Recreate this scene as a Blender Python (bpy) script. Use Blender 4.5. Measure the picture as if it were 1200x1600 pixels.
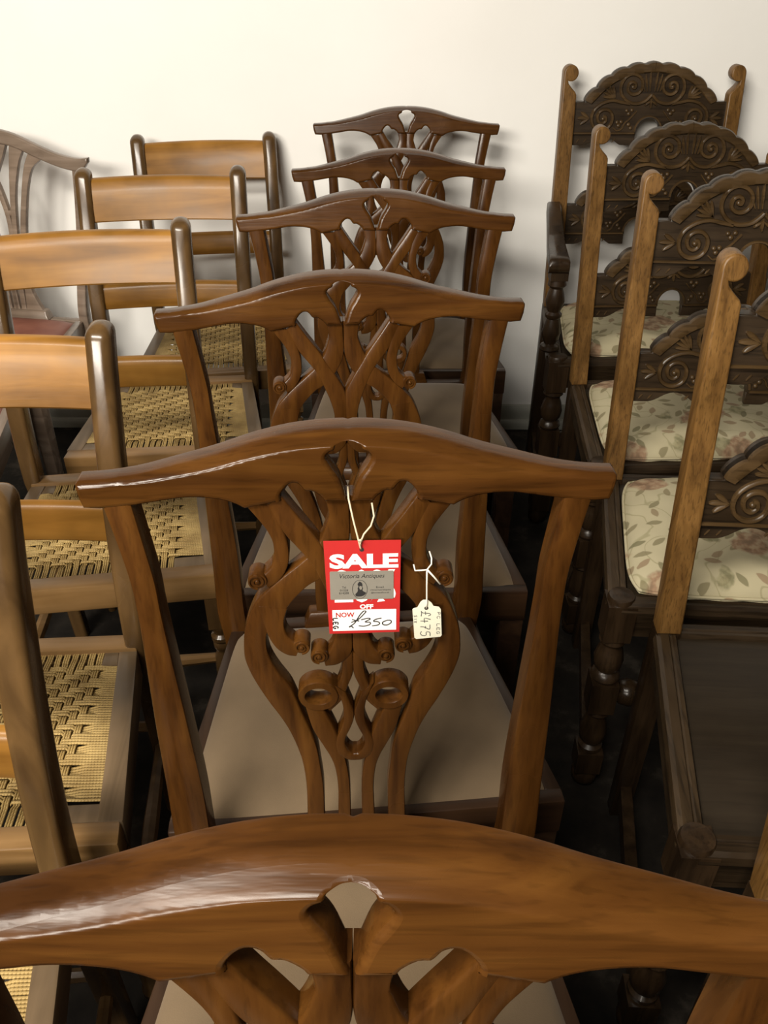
import bpy, bmesh, math, random
from mathutils import Vector, Matrix
from math import sin, cos, pi, radians, sqrt, atan2

for o in list(bpy.data.objects): bpy.data.objects.remove(o, do_unlink=True)
SC = bpy.context.scene
COL = SC.collection
random.seed(7)

# ------------------------------------------------------------------ camera, world, lights, exposure
CAM_H = 1.39
cd = bpy.data.cameras.new('camera'); cam = bpy.data.objects.new('camera', cd); COL.objects.link(cam)
cam.location = (0, 0, CAM_H)
cam.rotation_euler = (Matrix.Rotation(radians(90-34.69), 4, 'X') @ Matrix.Rotation(radians(0.26), 4, 'Z')).to_euler()
cd.sensor_fit = 'VERTICAL'; cd.sensor_height = 24.0; cd.lens = 24.0*1295/1600
cd.clip_start = 0.02
cd.dof.use_dof = False
SC.camera = cam

w = bpy.data.worlds.new('world'); SC.world = w; w.use_nodes = True
w.node_tree.nodes['Background'].inputs[0].default_value = (1.0, 0.93, 0.82, 1)
w.node_tree.nodes['Background'].inputs[1].default_value = 0.03

def area(name, loc, target, sx, sy, power, col):
    l = bpy.data.lights.new(name, 'AREA'); l.shape = 'RECTANGLE'; l.size = sx; l.size_y = sy
    l.energy = power; l.color = col
    o = bpy.data.objects.new(name, l); COL.objects.link(o); o.location = loc
    d = Vector(target)-Vector(loc)
    o.rotation_euler = d.to_track_quat('-Z', 'Y').to_euler()
    return o
WARM = (1.0, 0.925, 0.81)
area('ceiling_lamp_behind_viewer', (-1.5, -2.3, 2.45), (0.0, 2.4, 0.9), 1.8, 0.7, 135, WARM)
area('ceiling_lamp_over_rows', (-0.85, -0.25, 2.62), (-0.55, 0.7, 0), 1.4, 0.3, 58, WARM)

SC.view_settings.view_transform = 'Standard'; SC.view_settings.look = 'None'
SC.view_settings.gamma = 1.0; SC.view_settings.use_curve_mapping = False
SC.view_settings.exposure = 0.47

# ------------------------------------------------------------------ materials
def newmat(name):
    m = bpy.data.materials.new(name); m.use_nodes = True
    nt = m.node_tree; nt.nodes.clear()
    out = nt.nodes.new('ShaderNodeOutputMaterial'); p = nt.nodes.new('ShaderNodeBsdfPrincipled')
    nt.links.new(p.outputs[0], out.inputs[0])
    return m, nt, p
def node(nt, t, **kw):
    n = nt.nodes.new('ShaderNode'+t)
    for k, v in kw.items(): setattr(n, k, v)
    return n
def ramp(nt, stops, interp='LINEAR'):
    r = node(nt, 'ValToRGB'); cr = r.color_ramp; cr.interpolation = interp
    while len(cr.elements) < len(stops): cr.elements.new(0.5)
    for e, (p, c) in zip(cr.elements, stops):
        e.position = p; e.color = (c[0], c[1], c[2], 1) if hasattr(c, '__len__') else (c, c, c, 1)
    return r
def mixc(nt, fac, a, b, blend='MIX'):
    m = node(nt, 'Mix', data_type='RGBA', blend_type=blend)
    for k, v in ((0, fac), (6, a), (7, b)):
        if hasattr(v, 'is_linked') or hasattr(v, 'node'): nt.links.new(v, m.inputs[k])
        elif v is not None:
            m.inputs[k].default_value = v if k == 0 else (v[0], v[1], v[2], 1)
    return m.outputs[2]
def math_(nt, op, a, b=None, c=None):
    m = node(nt, 'Math', operation=op)
    for i, v in enumerate((a, b, c)):
        if v is None: continue
        if hasattr(v, 'node'): nt.links.new(v, m.inputs[i])
        else: m.inputs[i].default_value = v
    return m.outputs[0]

def wood(name, dark, mid, light, axis='X', rough=0.3, coat=0.25, freq=1.0, pores=0.0, mottle=0.35, spec=0.35):
    m, nt, p = newmat(name)
    tc = node(nt, 'TexCoord'); oi = node(nt, 'ObjectInfo')
    off = node(nt, 'VectorMath', operation='SCALE'); off.inputs[0].default_value = (7.3, 3.1, 5.7)
    nt.links.new(oi.outputs['Random'], off.inputs['Scale'])
    add = node(nt, 'VectorMath', operation='ADD')
    nt.links.new(tc.outputs['Object'], add.inputs[0]); nt.links.new(off.outputs[0], add.inputs[1])
    s = {'X': (3, 38, 38), 'Z': (38, 38, 3), 'Y': (38, 3, 38)}[axis]
    mp = node(nt, 'Mapping'); mp.inputs['Scale'].default_value = [q*freq for q in s]
    nt.links.new(add.outputs[0], mp.inputs['Vector'])
    n1 = node(nt, 'TexNoise'); n1.inputs['Scale'].default_value = 1.0; n1.inputs['Detail'].default_value = 6
    n1.inputs['Distortion'].default_value = 0.9
    nt.links.new(mp.outputs[0], n1.inputs['Vector'])
    r1 = ramp(nt, [(0.28, dark), (0.5, mid), (0.75, light)])
    nt.links.new(n1.outputs['Fac'], r1.inputs[0])
    # slow mottling of the old polish
    n2 = node(nt, 'TexNoise'); n2.inputs['Scale'].default_value = 9; n2.inputs['Detail'].default_value = 3
    nt.links.new(add.outputs[0], n2.inputs['Vector'])
    r2 = ramp(nt, [(0.3, 1-mottle), (0.7, 1.0)])
    nt.links.new(n2.outputs['Fac'], r2.inputs[0])
    col = mixc(nt, 1.0, r1.outputs[0], r2.outputs[0], 'MULTIPLY')
    # fine pores / streaks
    mp3 = node(nt, 'Mapping'); mp3.inputs['Scale'].default_value = [q*freq*6 for q in s]
    nt.links.new(add.outputs[0], mp3.inputs['Vector'])
    n3 = node(nt, 'TexNoise'); n3.inputs['Scale'].default_value = 1.0; n3.inputs['Detail'].default_value = 2
    nt.links.new(mp3.outputs[0], n3.inputs['Vector'])
    r3 = ramp(nt, [(0.34, 1-pores), (0.48, 1.0)])
    nt.links.new(n3.outputs['Fac'], r3.inputs[0])
    col = mixc(nt, 1.0, col, r3.outputs[0], 'MULTIPLY')
    nt.links.new(col, p.inputs['Base Color'])
    rr = ramp(nt, [(0.3, max(0.05, rough-0.05)), (0.7, rough+0.08)])
    nt.links.new(n2.outputs['Fac'], rr.inputs[0]); nt.links.new(rr.outputs[0], p.inputs['Roughness'])
    p.inputs['Specular IOR Level'].default_value = spec; p.inputs['Coat Weight'].default_value = coat; p.inputs['Coat Roughness'].default_value = 0.12
    b = node(nt, 'Bump'); b.inputs['Strength'].default_value = 0.12+pores*0.4; b.inputs['Distance'].default_value = 0.0008
    nt.links.new(n3.outputs['Fac'], b.inputs['Height']); nt.links.new(b.outputs[0], p.inputs['Normal'])
    return m

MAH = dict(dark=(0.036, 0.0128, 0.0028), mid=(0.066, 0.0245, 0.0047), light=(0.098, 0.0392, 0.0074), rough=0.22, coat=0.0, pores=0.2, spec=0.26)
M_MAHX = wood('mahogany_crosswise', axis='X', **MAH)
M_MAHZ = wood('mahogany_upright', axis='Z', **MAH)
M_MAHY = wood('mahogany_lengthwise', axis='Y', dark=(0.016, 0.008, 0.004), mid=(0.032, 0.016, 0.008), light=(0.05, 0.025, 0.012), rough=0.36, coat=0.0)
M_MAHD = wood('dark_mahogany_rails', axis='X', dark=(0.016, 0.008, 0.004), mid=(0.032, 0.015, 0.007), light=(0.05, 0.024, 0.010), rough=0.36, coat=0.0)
HON = dict(dark=(0.185, 0.082, 0.014), mid=(0.29, 0.134, 0.024), light=(0.38, 0.186, 0.037), rough=0.33, coat=0.05, freq=0.7, mottle=0.45, spec=0.2)
M_HONX = wood('honey_wood_crosswise', axis='X', **HON)
M_HONY = wood('honey_wood_rails', axis='X', dark=(0.13, 0.07, 0.024), mid=(0.22, 0.122, 0.044), light=(0.29, 0.17, 0.07), rough=0.34, coat=0.1, freq=0.7)
M_HONS = wood('worn_side_rail_wood', axis='Y', dark=(0.10, 0.066, 0.036), mid=(0.16, 0.108, 0.06), light=(0.22, 0.15, 0.088), rough=0.42, coat=0.1, freq=0.7)
M_HONZ = wood('brown_post_wood', axis='Z', dark=(0.06, 0.032, 0.012), mid=(0.10, 0.055, 0.02), light=(0.15, 0.083, 0.03), rough=0.24, coat=0.2, freq=0.7)
OAK = dict(dark=(0.10, 0.048, 0.013), mid=(0.165, 0.082, 0.022), light=(0.23, 0.12, 0.035), rough=0.36, coat=0.0, pores=0.35, freq=1.7, spec=0.3)
M_OAKZ = wood('oak_upright', axis='Z', **OAK)
M_OAKD = wood('dark_stained_oak', axis='X', dark=(0.018, 0.011, 0.0055), mid=(0.031, 0.019, 0.0095), light=(0.046, 0.029, 0.015), rough=0.34, coat=0.0, pores=0.4)
M_OAKR = wood('rubbed_carving_oak', axis='X', dark=(0.04, 0.023, 0.009), mid=(0.066, 0.038, 0.0145), light=(0.097, 0.057, 0.023), rough=0.34, coat=0.0, pores=0.3)
M_OAKS = wood('oak_seat_frame', axis='Y', dark=(0.03, 0.018, 0.008), mid=(0.05, 0.031, 0.015), light=(0.075, 0.048, 0.024), rough=0.36, coat=0.0, pores=0.4)
M_OAKL = wood('oak_legs_dark', axis='Z', dark=(0.016, 0.009, 0.0045), mid=(0.03, 0.017, 0.008), light=(0.045, 0.026, 0.0125), rough=0.3, coat=0.1, pores=0.3)
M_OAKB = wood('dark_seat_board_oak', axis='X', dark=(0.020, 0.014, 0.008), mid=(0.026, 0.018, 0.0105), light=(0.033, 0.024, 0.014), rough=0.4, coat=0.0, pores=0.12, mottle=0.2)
M_GLAREW = wood('glare_paled_mahogany', axis='X', dark=(0.14, 0.10, 0.072), mid=(0.23, 0.17, 0.125), light=(0.32, 0.245, 0.19), rough=0.3, coat=0.3)  # specular glare painted into the base colour, so the wood reads pale grey

def fabric(name, c1, c2, scale=120, bump=0.25, sheen=0.3):
    m, nt, p = newmat(name)
    tc = node(nt, 'TexCoord')
    n = node(nt, 'TexNoise'); n.inputs['Scale'].default_value = 7; n.inputs['Detail'].default_value = 5
    nt.links.new(tc.outputs['Object'], n.inputs['Vector'])
    r = ramp(nt, [(0.35, c1), (0.65, c2)]); nt.links.new(n.outputs['Fac'], r.inputs[0])
    nt.links.new(r.outputs[0], p.inputs['Base Color']); p.inputs['Roughness'].default_value = 0.9
    p.inputs['Sheen Weight'].default_value = sheen; p.inputs['Sheen Roughness'].default_value = 0.4
    n2 = node(nt, 'TexNoise'); n2.inputs['Scale'].default_value = scale*6; n2.inputs['Detail'].default_value = 2
    nt.links.new(tc.outputs['Object'], n2.inputs['Vector'])
    b = node(nt, 'Bump'); b.inputs['Strength'].default_value = bump; b.inputs['Distance'].default_value = 0.001
    nt.links.new(n2.outputs['Fac'], b.inputs['Height']); nt.links.new(b.outputs[0], p.inputs['Normal'])
    return m
M_TAUPE = fabric('taupe_velvet', (0.122, 0.083, 0.045), (0.165, 0.114, 0.063))

def leather(name, c1, c2):
    m, nt, p = newmat(name)
    tc = node(nt, 'TexCoord'); n = node(nt, 'TexNoise'); n.inputs['Scale'].default_value = 14; n.inputs['Detail'].default_value = 6
    nt.links.new(tc.outputs['Object'], n.inputs['Vector'])
    r = ramp(nt, [(0.35, c1), (0.66, c2)]); nt.links.new(n.outputs['Fac'], r.inputs[0])
    nt.links.new(r.outputs[0], p.inputs['Base Color']); p.inputs['Roughness'].default_value = 0.45
    return m
M_LEATHER = leather('worn_red_leather', (0.17, 0.05, 0.032), (0.26, 0.095, 0.06))

def cordmat():
    m, nt, p = newmat('twisted_seat_cord')
    tc = node(nt, 'TexCoord')
    n = node(nt, 'TexNoise'); n.inputs['Scale'].default_value = 30; n.inputs['Detail'].default_value = 3
    nt.links.new(tc.outputs['Object'], n.inputs['Vector'])
    r = ramp(nt, [(0.3, (0.27, 0.175, 0.055)), (0.7, (0.45, 0.315, 0.115))]); nt.links.new(n.outputs['Fac'], r.inputs[0])
    nt.links.new(r.outputs[0], p.inputs['Base Color']); p.inputs['Roughness'].default_value = 0.6
    mp = node(nt, 'Mapping'); mp.inputs['Rotation'].default_value = (0, 0, radians(38))
    nt.links.new(tc.outputs['Object'], mp.inputs['Vector'])
    wv = node(nt, 'TexWave'); wv.inputs['Scale'].default_value = 95; wv.inputs['Distortion'].default_value = 0.6
    nt.links.new(mp.outputs[0], wv.inputs['Vector'])
    b = node(nt, 'Bump'); b.inputs['Strength'].default_value = 0.7; b.inputs['Distance'].default_value = 0.001
    nt.links.new(wv.outputs['Fac'], b.inputs['Height']); nt.links.new(b.outputs[0], p.inputs['Normal'])
    return m
M_CORD = cordmat()

def floral():
    """printed linen: leaves, blooms and tendrils on cream"""
    m, nt, p = newmat('floral_print_linen')
    tc = node(nt, 'TexCoord')
    sep = node(nt, 'SeparateXYZ'); nt.links.new(tc.outputs['Object'], sep.inputs[0])
    flat = node(nt, 'CombineXYZ'); nt.links.new(sep.outputs[0], flat.inputs[0]); nt.links.new(sep.outputs[1], flat.inputs[1])
    wob = node(nt, 'TexNoise'); wob.inputs['Scale'].default_value = 26; wob.inputs['Detail'].default_value = 4
    nt.links.new(flat.outputs[0], wob.inputs['Vector'])
    wsub = node(nt, 'VectorMath', operation='SUBTRACT'); nt.links.new(wob.outputs['Color'], wsub.inputs[0]); wsub.inputs[1].default_value = (0.5, 0.5, 0.5)
    def layer(scale, rx, ry, soft, warp, offs, keep):
        ws = node(nt, 'VectorMath', operation='SCALE'); nt.links.new(wsub.outputs[0], ws.inputs[0]); ws.inputs['Scale'].default_value = warp
        ad = node(nt, 'VectorMath', operation='ADD'); nt.links.new(flat.outputs[0], ad.inputs[0]); nt.links.new(ws.outputs[0], ad.inputs[1])
        ad2 = node(nt, 'VectorMath', operation='ADD'); nt.links.new(ad.outputs[0], ad2.inputs[0]); ad2.inputs[1].default_value = offs
        sc = node(nt, 'VectorMath', operation='SCALE'); nt.links.new(ad2.outputs[0], sc.inputs[0]); sc.inputs['Scale'].default_value = scale
        v = node(nt, 'TexVoronoi', voronoi_dimensions='2D'); v.inputs['Scale'].default_value = 1.0; v.inputs['Randomness'].default_value = 0.8
        nt.links.new(sc.outputs[0], v.inputs['Vector'])
        d = node(nt, 'VectorMath', operation='SUBTRACT'); nt.links.new(sc.outputs[0], d.inputs[0]); nt.links.new(v.outputs['Position'], d.inputs[1])
        cs = node(nt, 'SeparateColor'); nt.links.new(v.outputs['Color'], cs.inputs[0])
        ang = math_(nt, 'MULTIPLY', cs.outputs[0], 6.283)
        rot = node(nt, 'VectorRotate', rotation_type='Z_AXIS'); nt.links.new(d.outputs[0], rot.inputs['Vector']); nt.links.new(ang, rot.inputs['Angle'])
        s2 = node(nt, 'SeparateXYZ'); nt.links.new(rot.outputs[0], s2.inputs[0])
        ex = math_(nt, 'POWER', math_(nt, 'ABSOLUTE', math_(nt, 'DIVIDE', s2.outputs[0], rx)), 1.5)
        ey = math_(nt, 'POWER', math_(nt, 'ABSOLUTE', math_(nt, 'DIVIDE', s2.outputs[1], ry)), 1.5)
        e = math_(nt, 'ADD', ex, ey)
        r = ramp(nt, [(1.0-soft, 1.0), (1.0, 0.0)]); nt.links.new(e, r.inputs[0])
        k = math_(nt, 'LESS_THAN', cs.outputs[1], keep)
        return math_(nt, 'MULTIPLY', r.outputs[0], k), cs.outputs[2], e
    lin = node(nt, 'TexNoise'); lin.inputs['Scale'].default_value = 3; nt.links.new(flat.outputs[0], lin.inputs['Vector'])
    base = ramp(nt, [(0.3, (0.42, 0.37, 0.235)), (0.7, (0.50, 0.45, 0.30))]); nt.links.new(lin.outputs['Fac'], base.inputs[0])
    col = base.outputs[0]
    # tendrils
    tn = node(nt, 'TexNoise'); tn.inputs['Scale'].default_value = 11; tn.inputs['Detail'].default_value = 0.5; tn.inputs['Distortion'].default_value = 1.2
    nt.links.new(flat.outputs[0], tn.inputs['Vector'])
    td = math_(nt, 'ABSOLUTE', math_(nt, 'SUBTRACT', tn.outputs['Fac'], 0.5))
    tr = ramp(nt, [(0.006, 0.55), (0.016, 0.0)]); nt.links.new(td, tr.inputs[0])
    col = mixc(nt, tr.outputs[0], col, (0.25, 0.23, 0.115))
    # leaves
    f, rnd, e = layer(27, 0.44, 0.20, 0.25, 0.007, (0, 0, 0), 0.92)
    lc = ramp(nt, [(0.0, (0.15, 0.14, 0.068)), (0.5, (0.22, 0.18, 0.095)), (1.0, (0.27, 0.165, 0.10))]); nt.links.new(rnd, lc.inputs[0])
    col = mixc(nt, math_(nt, 'MULTIPLY', f, 0.8), col, lc.outputs[0])
    # big blooms
    f, rnd, e = layer(9.5, 0.40, 0.32, 0.3, 0.035, (0.31, 0.17, 0), 0.65)
    bn = node(nt, 'TexNoise'); bn.inputs['Scale'].default_value = 60; bn.inputs['Detail'].default_value = 2; nt.links.new(flat.outputs[0], bn.inputs['Vector'])
    bc = ramp(nt, [(0.38, (0.19, 0.105, 0.06)), (0.5, (0.30, 0.17, 0.10)), (0.62, (0.40, 0.29, 0.18))]); nt.links.new(bn.outputs['Fac'], bc.inputs[0])
    col = mixc(nt, math_(nt, 'MULTIPLY', f, 0.85), col, bc.outputs[0])
    # olive clusters
    f, rnd, e = layer(10.5, 0.24, 0.2, 0.4, 0.05, (0.77, 0.45, 0), 0.45)
    oc = ramp(nt, [(0.4, (0.17, 0.16, 0.08)), (0.6, (0.33, 0.30, 0.17))]); nt.links.new(bn.outputs['Fac'], oc.inputs[0])
    col = mixc(nt, math_(nt, 'MULTIPLY', f, 0.8), col, oc.outputs[0])
    nt.links.new(col, p.inputs['Base Color']); p.inputs['Roughness'].default_value = 0.9
    n2 = node(nt, 'TexNoise'); n2.inputs['Scale'].default_value = 900; nt.links.new(tc.outputs['Object'], n2.inputs['Vector'])
    b = node(nt, 'Bump'); b.inputs['Strength'].default_value = 0.25; b.inputs['Distance'].default_value = 0.0008
    nt.links.new(n2.outputs['Fac'], b.inputs['Height']); nt.links.new(b.outputs[0], p.inputs['Normal'])
    return m
M_FLORAL = floral()

def plain(name, col, rough=0.6, metal=0.0):
    m, nt, p = newmat(name)
    tc = node(nt, 'TexCoord'); n = node(nt, 'TexNoise'); n.inputs['Scale'].default_value = 90
    nt.links.new(tc.outputs['Object'], n.inputs['Vector'])
    r = ramp(nt, [(0.3, [c*0.94 for c in col]), (0.7, col)]); nt.links.new(n.outputs['Fac'], r.inputs[0])
    nt.links.new(r.outputs[0], p.inputs['Base Color']); p.inputs['Roughness'].default_value = rough; p.inputs['Metallic'].default_value = metal
    return m
M_RED = plain('red_card', (0.42, 0.008, 0.007), 0.75)
M_WHITE = plain('white_print', (0.85, 0.83, 0.80), 0.5)
M_NOW = plain('dark_red_print', (0.42, 0.022, 0.02), 0.5)
M_SILVER = plain('silver_sticker', (0.27, 0.25, 0.21), 0.38, 0.25)
M_INK = plain('black_ink', (0.015, 0.014, 0.014), 0.6)
M_PENCIL = plain('grey_pencil', (0.16, 0.16, 0.15), 0.7)
M_CREAM = plain('cream_tag_card', (0.72, 0.70, 0.56), 0.6)
M_STRING = plain('natural_string', (0.62, 0.52, 0.36), 0.8)
M_WSTRING = plain('white_string', (0.72, 0.68, 0.58), 0.8)
M_DARKHOLE = plain('dark_eyelet', (0.02, 0.015, 0.012), 0.8)

def wallmat():
    m, nt, p = newmat('white_wall_paint')
    tc = node(nt, 'TexCoord'); n = node(nt, 'TexNoise'); n.inputs['Scale'].default_value = 2.5; n.inputs['Detail'].default_value = 6
    nt.links.new(tc.outputs['Object'], n.inputs['Vector'])
    r = ramp(nt, [(0.3, (0.90, 0.89, 0.86)), (0.7, (0.94, 0.935, 0.91))]); nt.links.new(n.outputs['Fac'], r.inputs[0])
    nt.links.new(r.outputs[0], p.inputs['Base Color']); p.inputs['Roughness'].default_value = 0.55
    b = node(nt, 'Bump'); b.inputs['Strength'].default_value = 0.2; b.inputs['Distance'].default_value = 0.006
    n2 = node(nt, 'TexNoise'); n2.inputs['Scale'].default_value = 9; n2.inputs['Detail'].default_value = 8
    nt.links.new(tc.outputs['Object'], n2.inputs['Vector'])
    nt.links.new(n2.outputs['Fac'], b.inputs['Height']); nt.links.new(b.outputs[0], p.inputs['Normal'])
    return m
M_WALL = wallmat()
def floormat():
    m, nt, p = newmat('dark_patchy_concrete')
    tc = node(nt, 'TexCoord'); n = node(nt, 'TexNoise'); n.inputs['Scale'].default_value = 9; n.inputs['Detail'].default_value = 8; n.inputs['Roughness'].default_value = 0.65
    nt.links.new(tc.outputs['Object'], n.inputs['Vector'])
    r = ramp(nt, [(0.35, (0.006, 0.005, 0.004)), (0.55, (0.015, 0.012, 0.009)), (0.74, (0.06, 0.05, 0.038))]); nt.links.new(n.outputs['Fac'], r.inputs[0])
    nt.links.new(r.outputs[0], p.inputs['Base Color']); p.inputs['Roughness'].default_value = 0.8; p.inputs['Specular IOR Level'].default_value = 0.15
    b = node(nt, 'Bump'); b.inputs['Strength'].default_value = 0.4; b.inputs['Distance'].default_value = 0.004
    nt.links.new(n.outputs['Fac'], b.inputs['Height']); nt.links.new(b.outputs[0], p.inputs['Normal'])
    return m
M_FLOOR = floormat()
M_BASE = plain('grey_green_skirting_paint', (0.42, 0.43, 0.38), 0.5)
M_CEIL = plain('ceiling_paint', (0.16, 0.145, 0.125), 0.8)
M_DIM = plain('dim_brown_wall_paint', (0.10, 0.08, 0.06), 0.8)

# ------------------------------------------------------------------ mesh helpers
def smooth(pts, n=6, closed=False):
    """Catmull-Rom through tuples of any length"""
    P = [tuple(map(float, q)) for q in pts]; out = []; L = len(P)
    rng = range(L if closed else L-1)
    for i in rng:
        if closed: a, b, c, d = P[(i-1) % L], P[i], P[(i+1) % L], P[(i+2) % L]
        else:
            b, c = P[i], P[i+1]
            a = P[i-1] if i > 0 else tuple(2*x-y for x, y in zip(b, c))
            d = P[i+2] if i+2 < L else tuple(2*x-y for x, y in zip(c, b))
        for k in range(n):
            t = k/n
            out.append(tuple(0.5*(2*q+(r-p)*t+(2*p-5*q+4*r-s)*t*t+(-p+3*q-3*r+s)*t**3) for p, q, r, s in zip(a, b, c, d)))
    if not closed: out.append(P[-1])
    return out

def lean(k, z, zs): return k(z) if callable(k) else k*(z-zs)
class MB:
    def __init__(s): s.v = []; s.f = []
    def add(s, v, f):
        o = len(s.v); s.v += [tuple(q) for q in v]; s.f += [tuple(i+o for i in g) for g in f]; return s
    def rings(s, rings, closed=False, caps=True):
        n = len(rings[0]); o = len(s.v)
        for r in rings: s.v += [tuple(q) for q in r]
        m = len(rings)
        for i in range(m if closed else m-1):
            a, b = o+i*n, o+((i+1) % m)*n
            for k in range(n):
                l = (k+1) % n; s.f.append((a+k, a+l, b+l, b+k))
        if caps and not closed:
            s.f.append(tuple(o+k for k in reversed(range(n)))); s.f.append(tuple(o+(m-1)*n+k for k in range(n)))
        return s
    def box(s, a, b):
        x0, y0, z0 = a; x1, y1, z1 = b
        return s.hexa([(x0, y0, z0), (x1, y0, z0), (x1, y1, z0), (x0, y1, z0)], [(x0, y0, z1), (x1, y0, z1), (x1, y1, z1), (x0, y1, z1)])
    def hexa(s, bot, top):
        return s.add(list(bot)+list(top), [(3, 2, 1, 0), (4, 5, 6, 7), (0, 1, 5, 4), (1, 2, 6, 5), (2, 3, 7, 6), (3, 0, 4, 7)])
    def lathe(s, prof, c=(0, 0), n=20):
        return s.rings([[(c[0]+r*cos(2*pi*k/n), c[1]+r*sin(2*pi*k/n), z) for k in range(n)] for z, r in prof])
    def tube(s, path, r, n=8):
        P = [Vector(q) for q in path]; R = []
        t0 = (P[1]-P[0]).normalized(); up = Vector((0, 0, 1)) if abs(t0.z) < 0.9 else Vector((0, 1, 0))
        u = t0.cross(up).normalized()
        for i, q in enumerate(P):
            t = (P[min(i+1, len(P)-1)]-P[max(i-1, 0)]).normalized()
            u = (u-t*u.dot(t)).normalized(); w_ = t.cross(u)
            rr = r[i] if hasattr(r, '__len__') else r
            R.append([q+u*rr*cos(2*pi*k/n)+w_*rr*sin(2*pi*k/n) for k in range(n)])
        return s.rings(R)
    def sweep(s, path, sect):
        """path of (x,y,z), sect(i) -> list of (dx,dy) in the horizontal plane"""
        return s.rings([[(q[0]+dx, q[1]+dy, q[2]+(dz[0] if dz else 0)) for dx, dy, *dz in sect(i)] for i, q in enumerate(path)])
    def ribbon(s, pairs, t, y0, k, zs, bev=0.0022, n=5, rnd=False):
        """flat strip between edge pairs (xl,zl,xr,zr) lying in a leaning plane y = y0+k(z-zs)"""
        R = []
        for xl, zl, xr, zr in smooth(pairs, n):
            wx, wz = xr-xl, zr-zl; L = max(1e-6, sqrt(wx*wx+wz*wz)); e = min(bev, L*0.3)/L
            f = lambda a, d: (xl+wx*a, y0+lean(k, zl+wz*a, zs)+d, zl+wz*a)
            if rnd: ring = [f(0, t), f(0, t*0.5), f(0.12, t*0.18), f(0.35, 0), f(0.65, 0), f(0.88, t*0.18), f(1, t*0.5), f(1, t)]
            else: ring = [f(0, t), f(0, bev), f(e*0.35, bev*0.3), f(e, 0), f(1-e, 0), f(1-e*0.35, bev*0.3), f(1, bev), f(1, t)]
            R.append(ring)
        return s.rings(R)
    def build(s, name, mat, parent=None, ang=38, recalc=True, bevel=0.0):
        me = bpy.data.meshes.new(name); me.from_pydata(s.v, [], s.f)
        return finish(me, name, mat, parent, ang, recalc, bevel)
def finish(me, name, mat, parent=None, ang=38, recalc=True, bevel=0.0):
    if recalc or bevel:
        bm = bmesh.new(); bm.from_mesh(me)
        if bevel:
            ed = [e for e in bm.edges if len(e.link_faces) == 2 and e.calc_face_angle() > radians(40)]
            bmesh.ops.bevel(bm, geom=ed, offset=bevel, segments=2, profile=0.5, affect='EDGES')
        bmesh.ops.recalc_face_normals(bm, faces=bm.faces); bm.to_mesh(me); bm.free()
    me.materials.clear(); me.materials.append(mat)
    for p in me.polygons: p.use_smooth = True
    if ang is not None: me.set_sharp_from_angle(angle=radians(ang))
    o = bpy.data.objects.new(name, me); COL.objects.link(o)
    if parent: o.parent = parent
    return o
def plate_mesh(loops, t, bev, res=2):
    """2D outlines (x,z) -> solid with rounded edges; returns mesh with (x, z, depth)"""
    cu = bpy.data.curves.new('tmp', 'CURVE'); cu.dimensions = '2D'; cu.fill_mode = 'BOTH'
    cu.extrude = t/2-bev; cu.bevel_depth = bev; cu.bevel_resolution = res; cu.offset = -bev
    for L in loops:
        sp = cu.splines.new('POLY'); sp.points.add(len(L)-1); sp.use_cyclic_u = True
        for p, (x, z) in zip(sp.points, L): p.co = (x, z, 0, 1)
    o = bpy.data.objects.new('tmp', cu); COL.objects.link(o)
    dg = bpy.context.evaluated_depsgraph_get(); dg.update()
    me = bpy.data.meshes.new_from_object(o.evaluated_get(dg))
    bpy.data.objects.remove(o, do_unlink=True); bpy.data.curves.remove(cu)
    return me
def plate(loops, t, bev, y0, k, zs, name, mat, parent, ang=35):
    me = plate_mesh(loops, t, bev)
    for v in me.vertices:
        x, z, d = v.co; v.co = (x, y0+lean(k, z, zs)+t/2+d, z)
    return finish(me, name, mat, parent, ang)
def empty(name, loc, yaw=0.0, scale=(1, 1, 1)):
    o = bpy.data.objects.new(name, None); COL.objects.link(o); o.empty_display_size = 0.05
    o.location = loc; o.rotation_euler = (0, 0, radians(yaw)); o.scale = scale
    return o
def tag(o, label, cat, group=None):
    o['label'] = label; o['category'] = cat
    if group: o['group'] = group
    return o
def struct(o, label=None):
    o['kind'] = 'structure'
    if label: o['label'] = label
    return o
def dup(root, loc, yaw, scale=(1, 1, 1)):
    r = root.copy(); COL.objects.link(r); r.location = loc; r.rotation_euler = (0, 0, radians(yaw)); r.scale = scale
    for ch in [c for c in bpy.data.objects if c.parent == root]:
        c = ch.copy(); COL.objects.link(c); c.parent = r
        for g in [q for q in bpy.data.objects if q.parent == ch]:
            d = g.copy(); COL.objects.link(d); d.parent = c
    return r
def lerp(a, b, t): return a+(b-a)*t
def mirror(pairs): return [(-a, b, -c, d) for a, b, c, d in pairs]

# ------------------------------------------------------------------ the room
WY = 2.545
X0, X1, YR, ZC = -3.2, 3.0, -4.0, 2.7
def slab(name, a, b, mat, label, cat):
    o = MB().box(a, b).build(name, mat); struct(o, label); o['category'] = cat; return o
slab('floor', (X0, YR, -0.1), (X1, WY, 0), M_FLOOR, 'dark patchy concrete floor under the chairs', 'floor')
slab('wall_back', (X0, WY, 0), (X1, WY+0.12, ZC), M_WALL, 'white painted wall behind the rows of chairs', 'wall')
slab('wall_left', (X0-0.12, YR, 0), (X0, WY, ZC), M_DIM, 'dim brown side wall to the left', 'wall')
slab('wall_right', (X1, YR, 0), (X1+0.12, WY, ZC), M_DIM, 'dim brown side wall to the right', 'wall')
slab('wall_front', (X0, YR-0.12, 0), (X1, YR, ZC), M_DIM, 'dim brown wall behind the viewer', 'wall')
slab('ceiling', (X0, YR, ZC), (X1, WY, ZC+0.1), M_CEIL, 'plain painted ceiling over the shop', 'ceiling')
b = MB()
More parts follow.
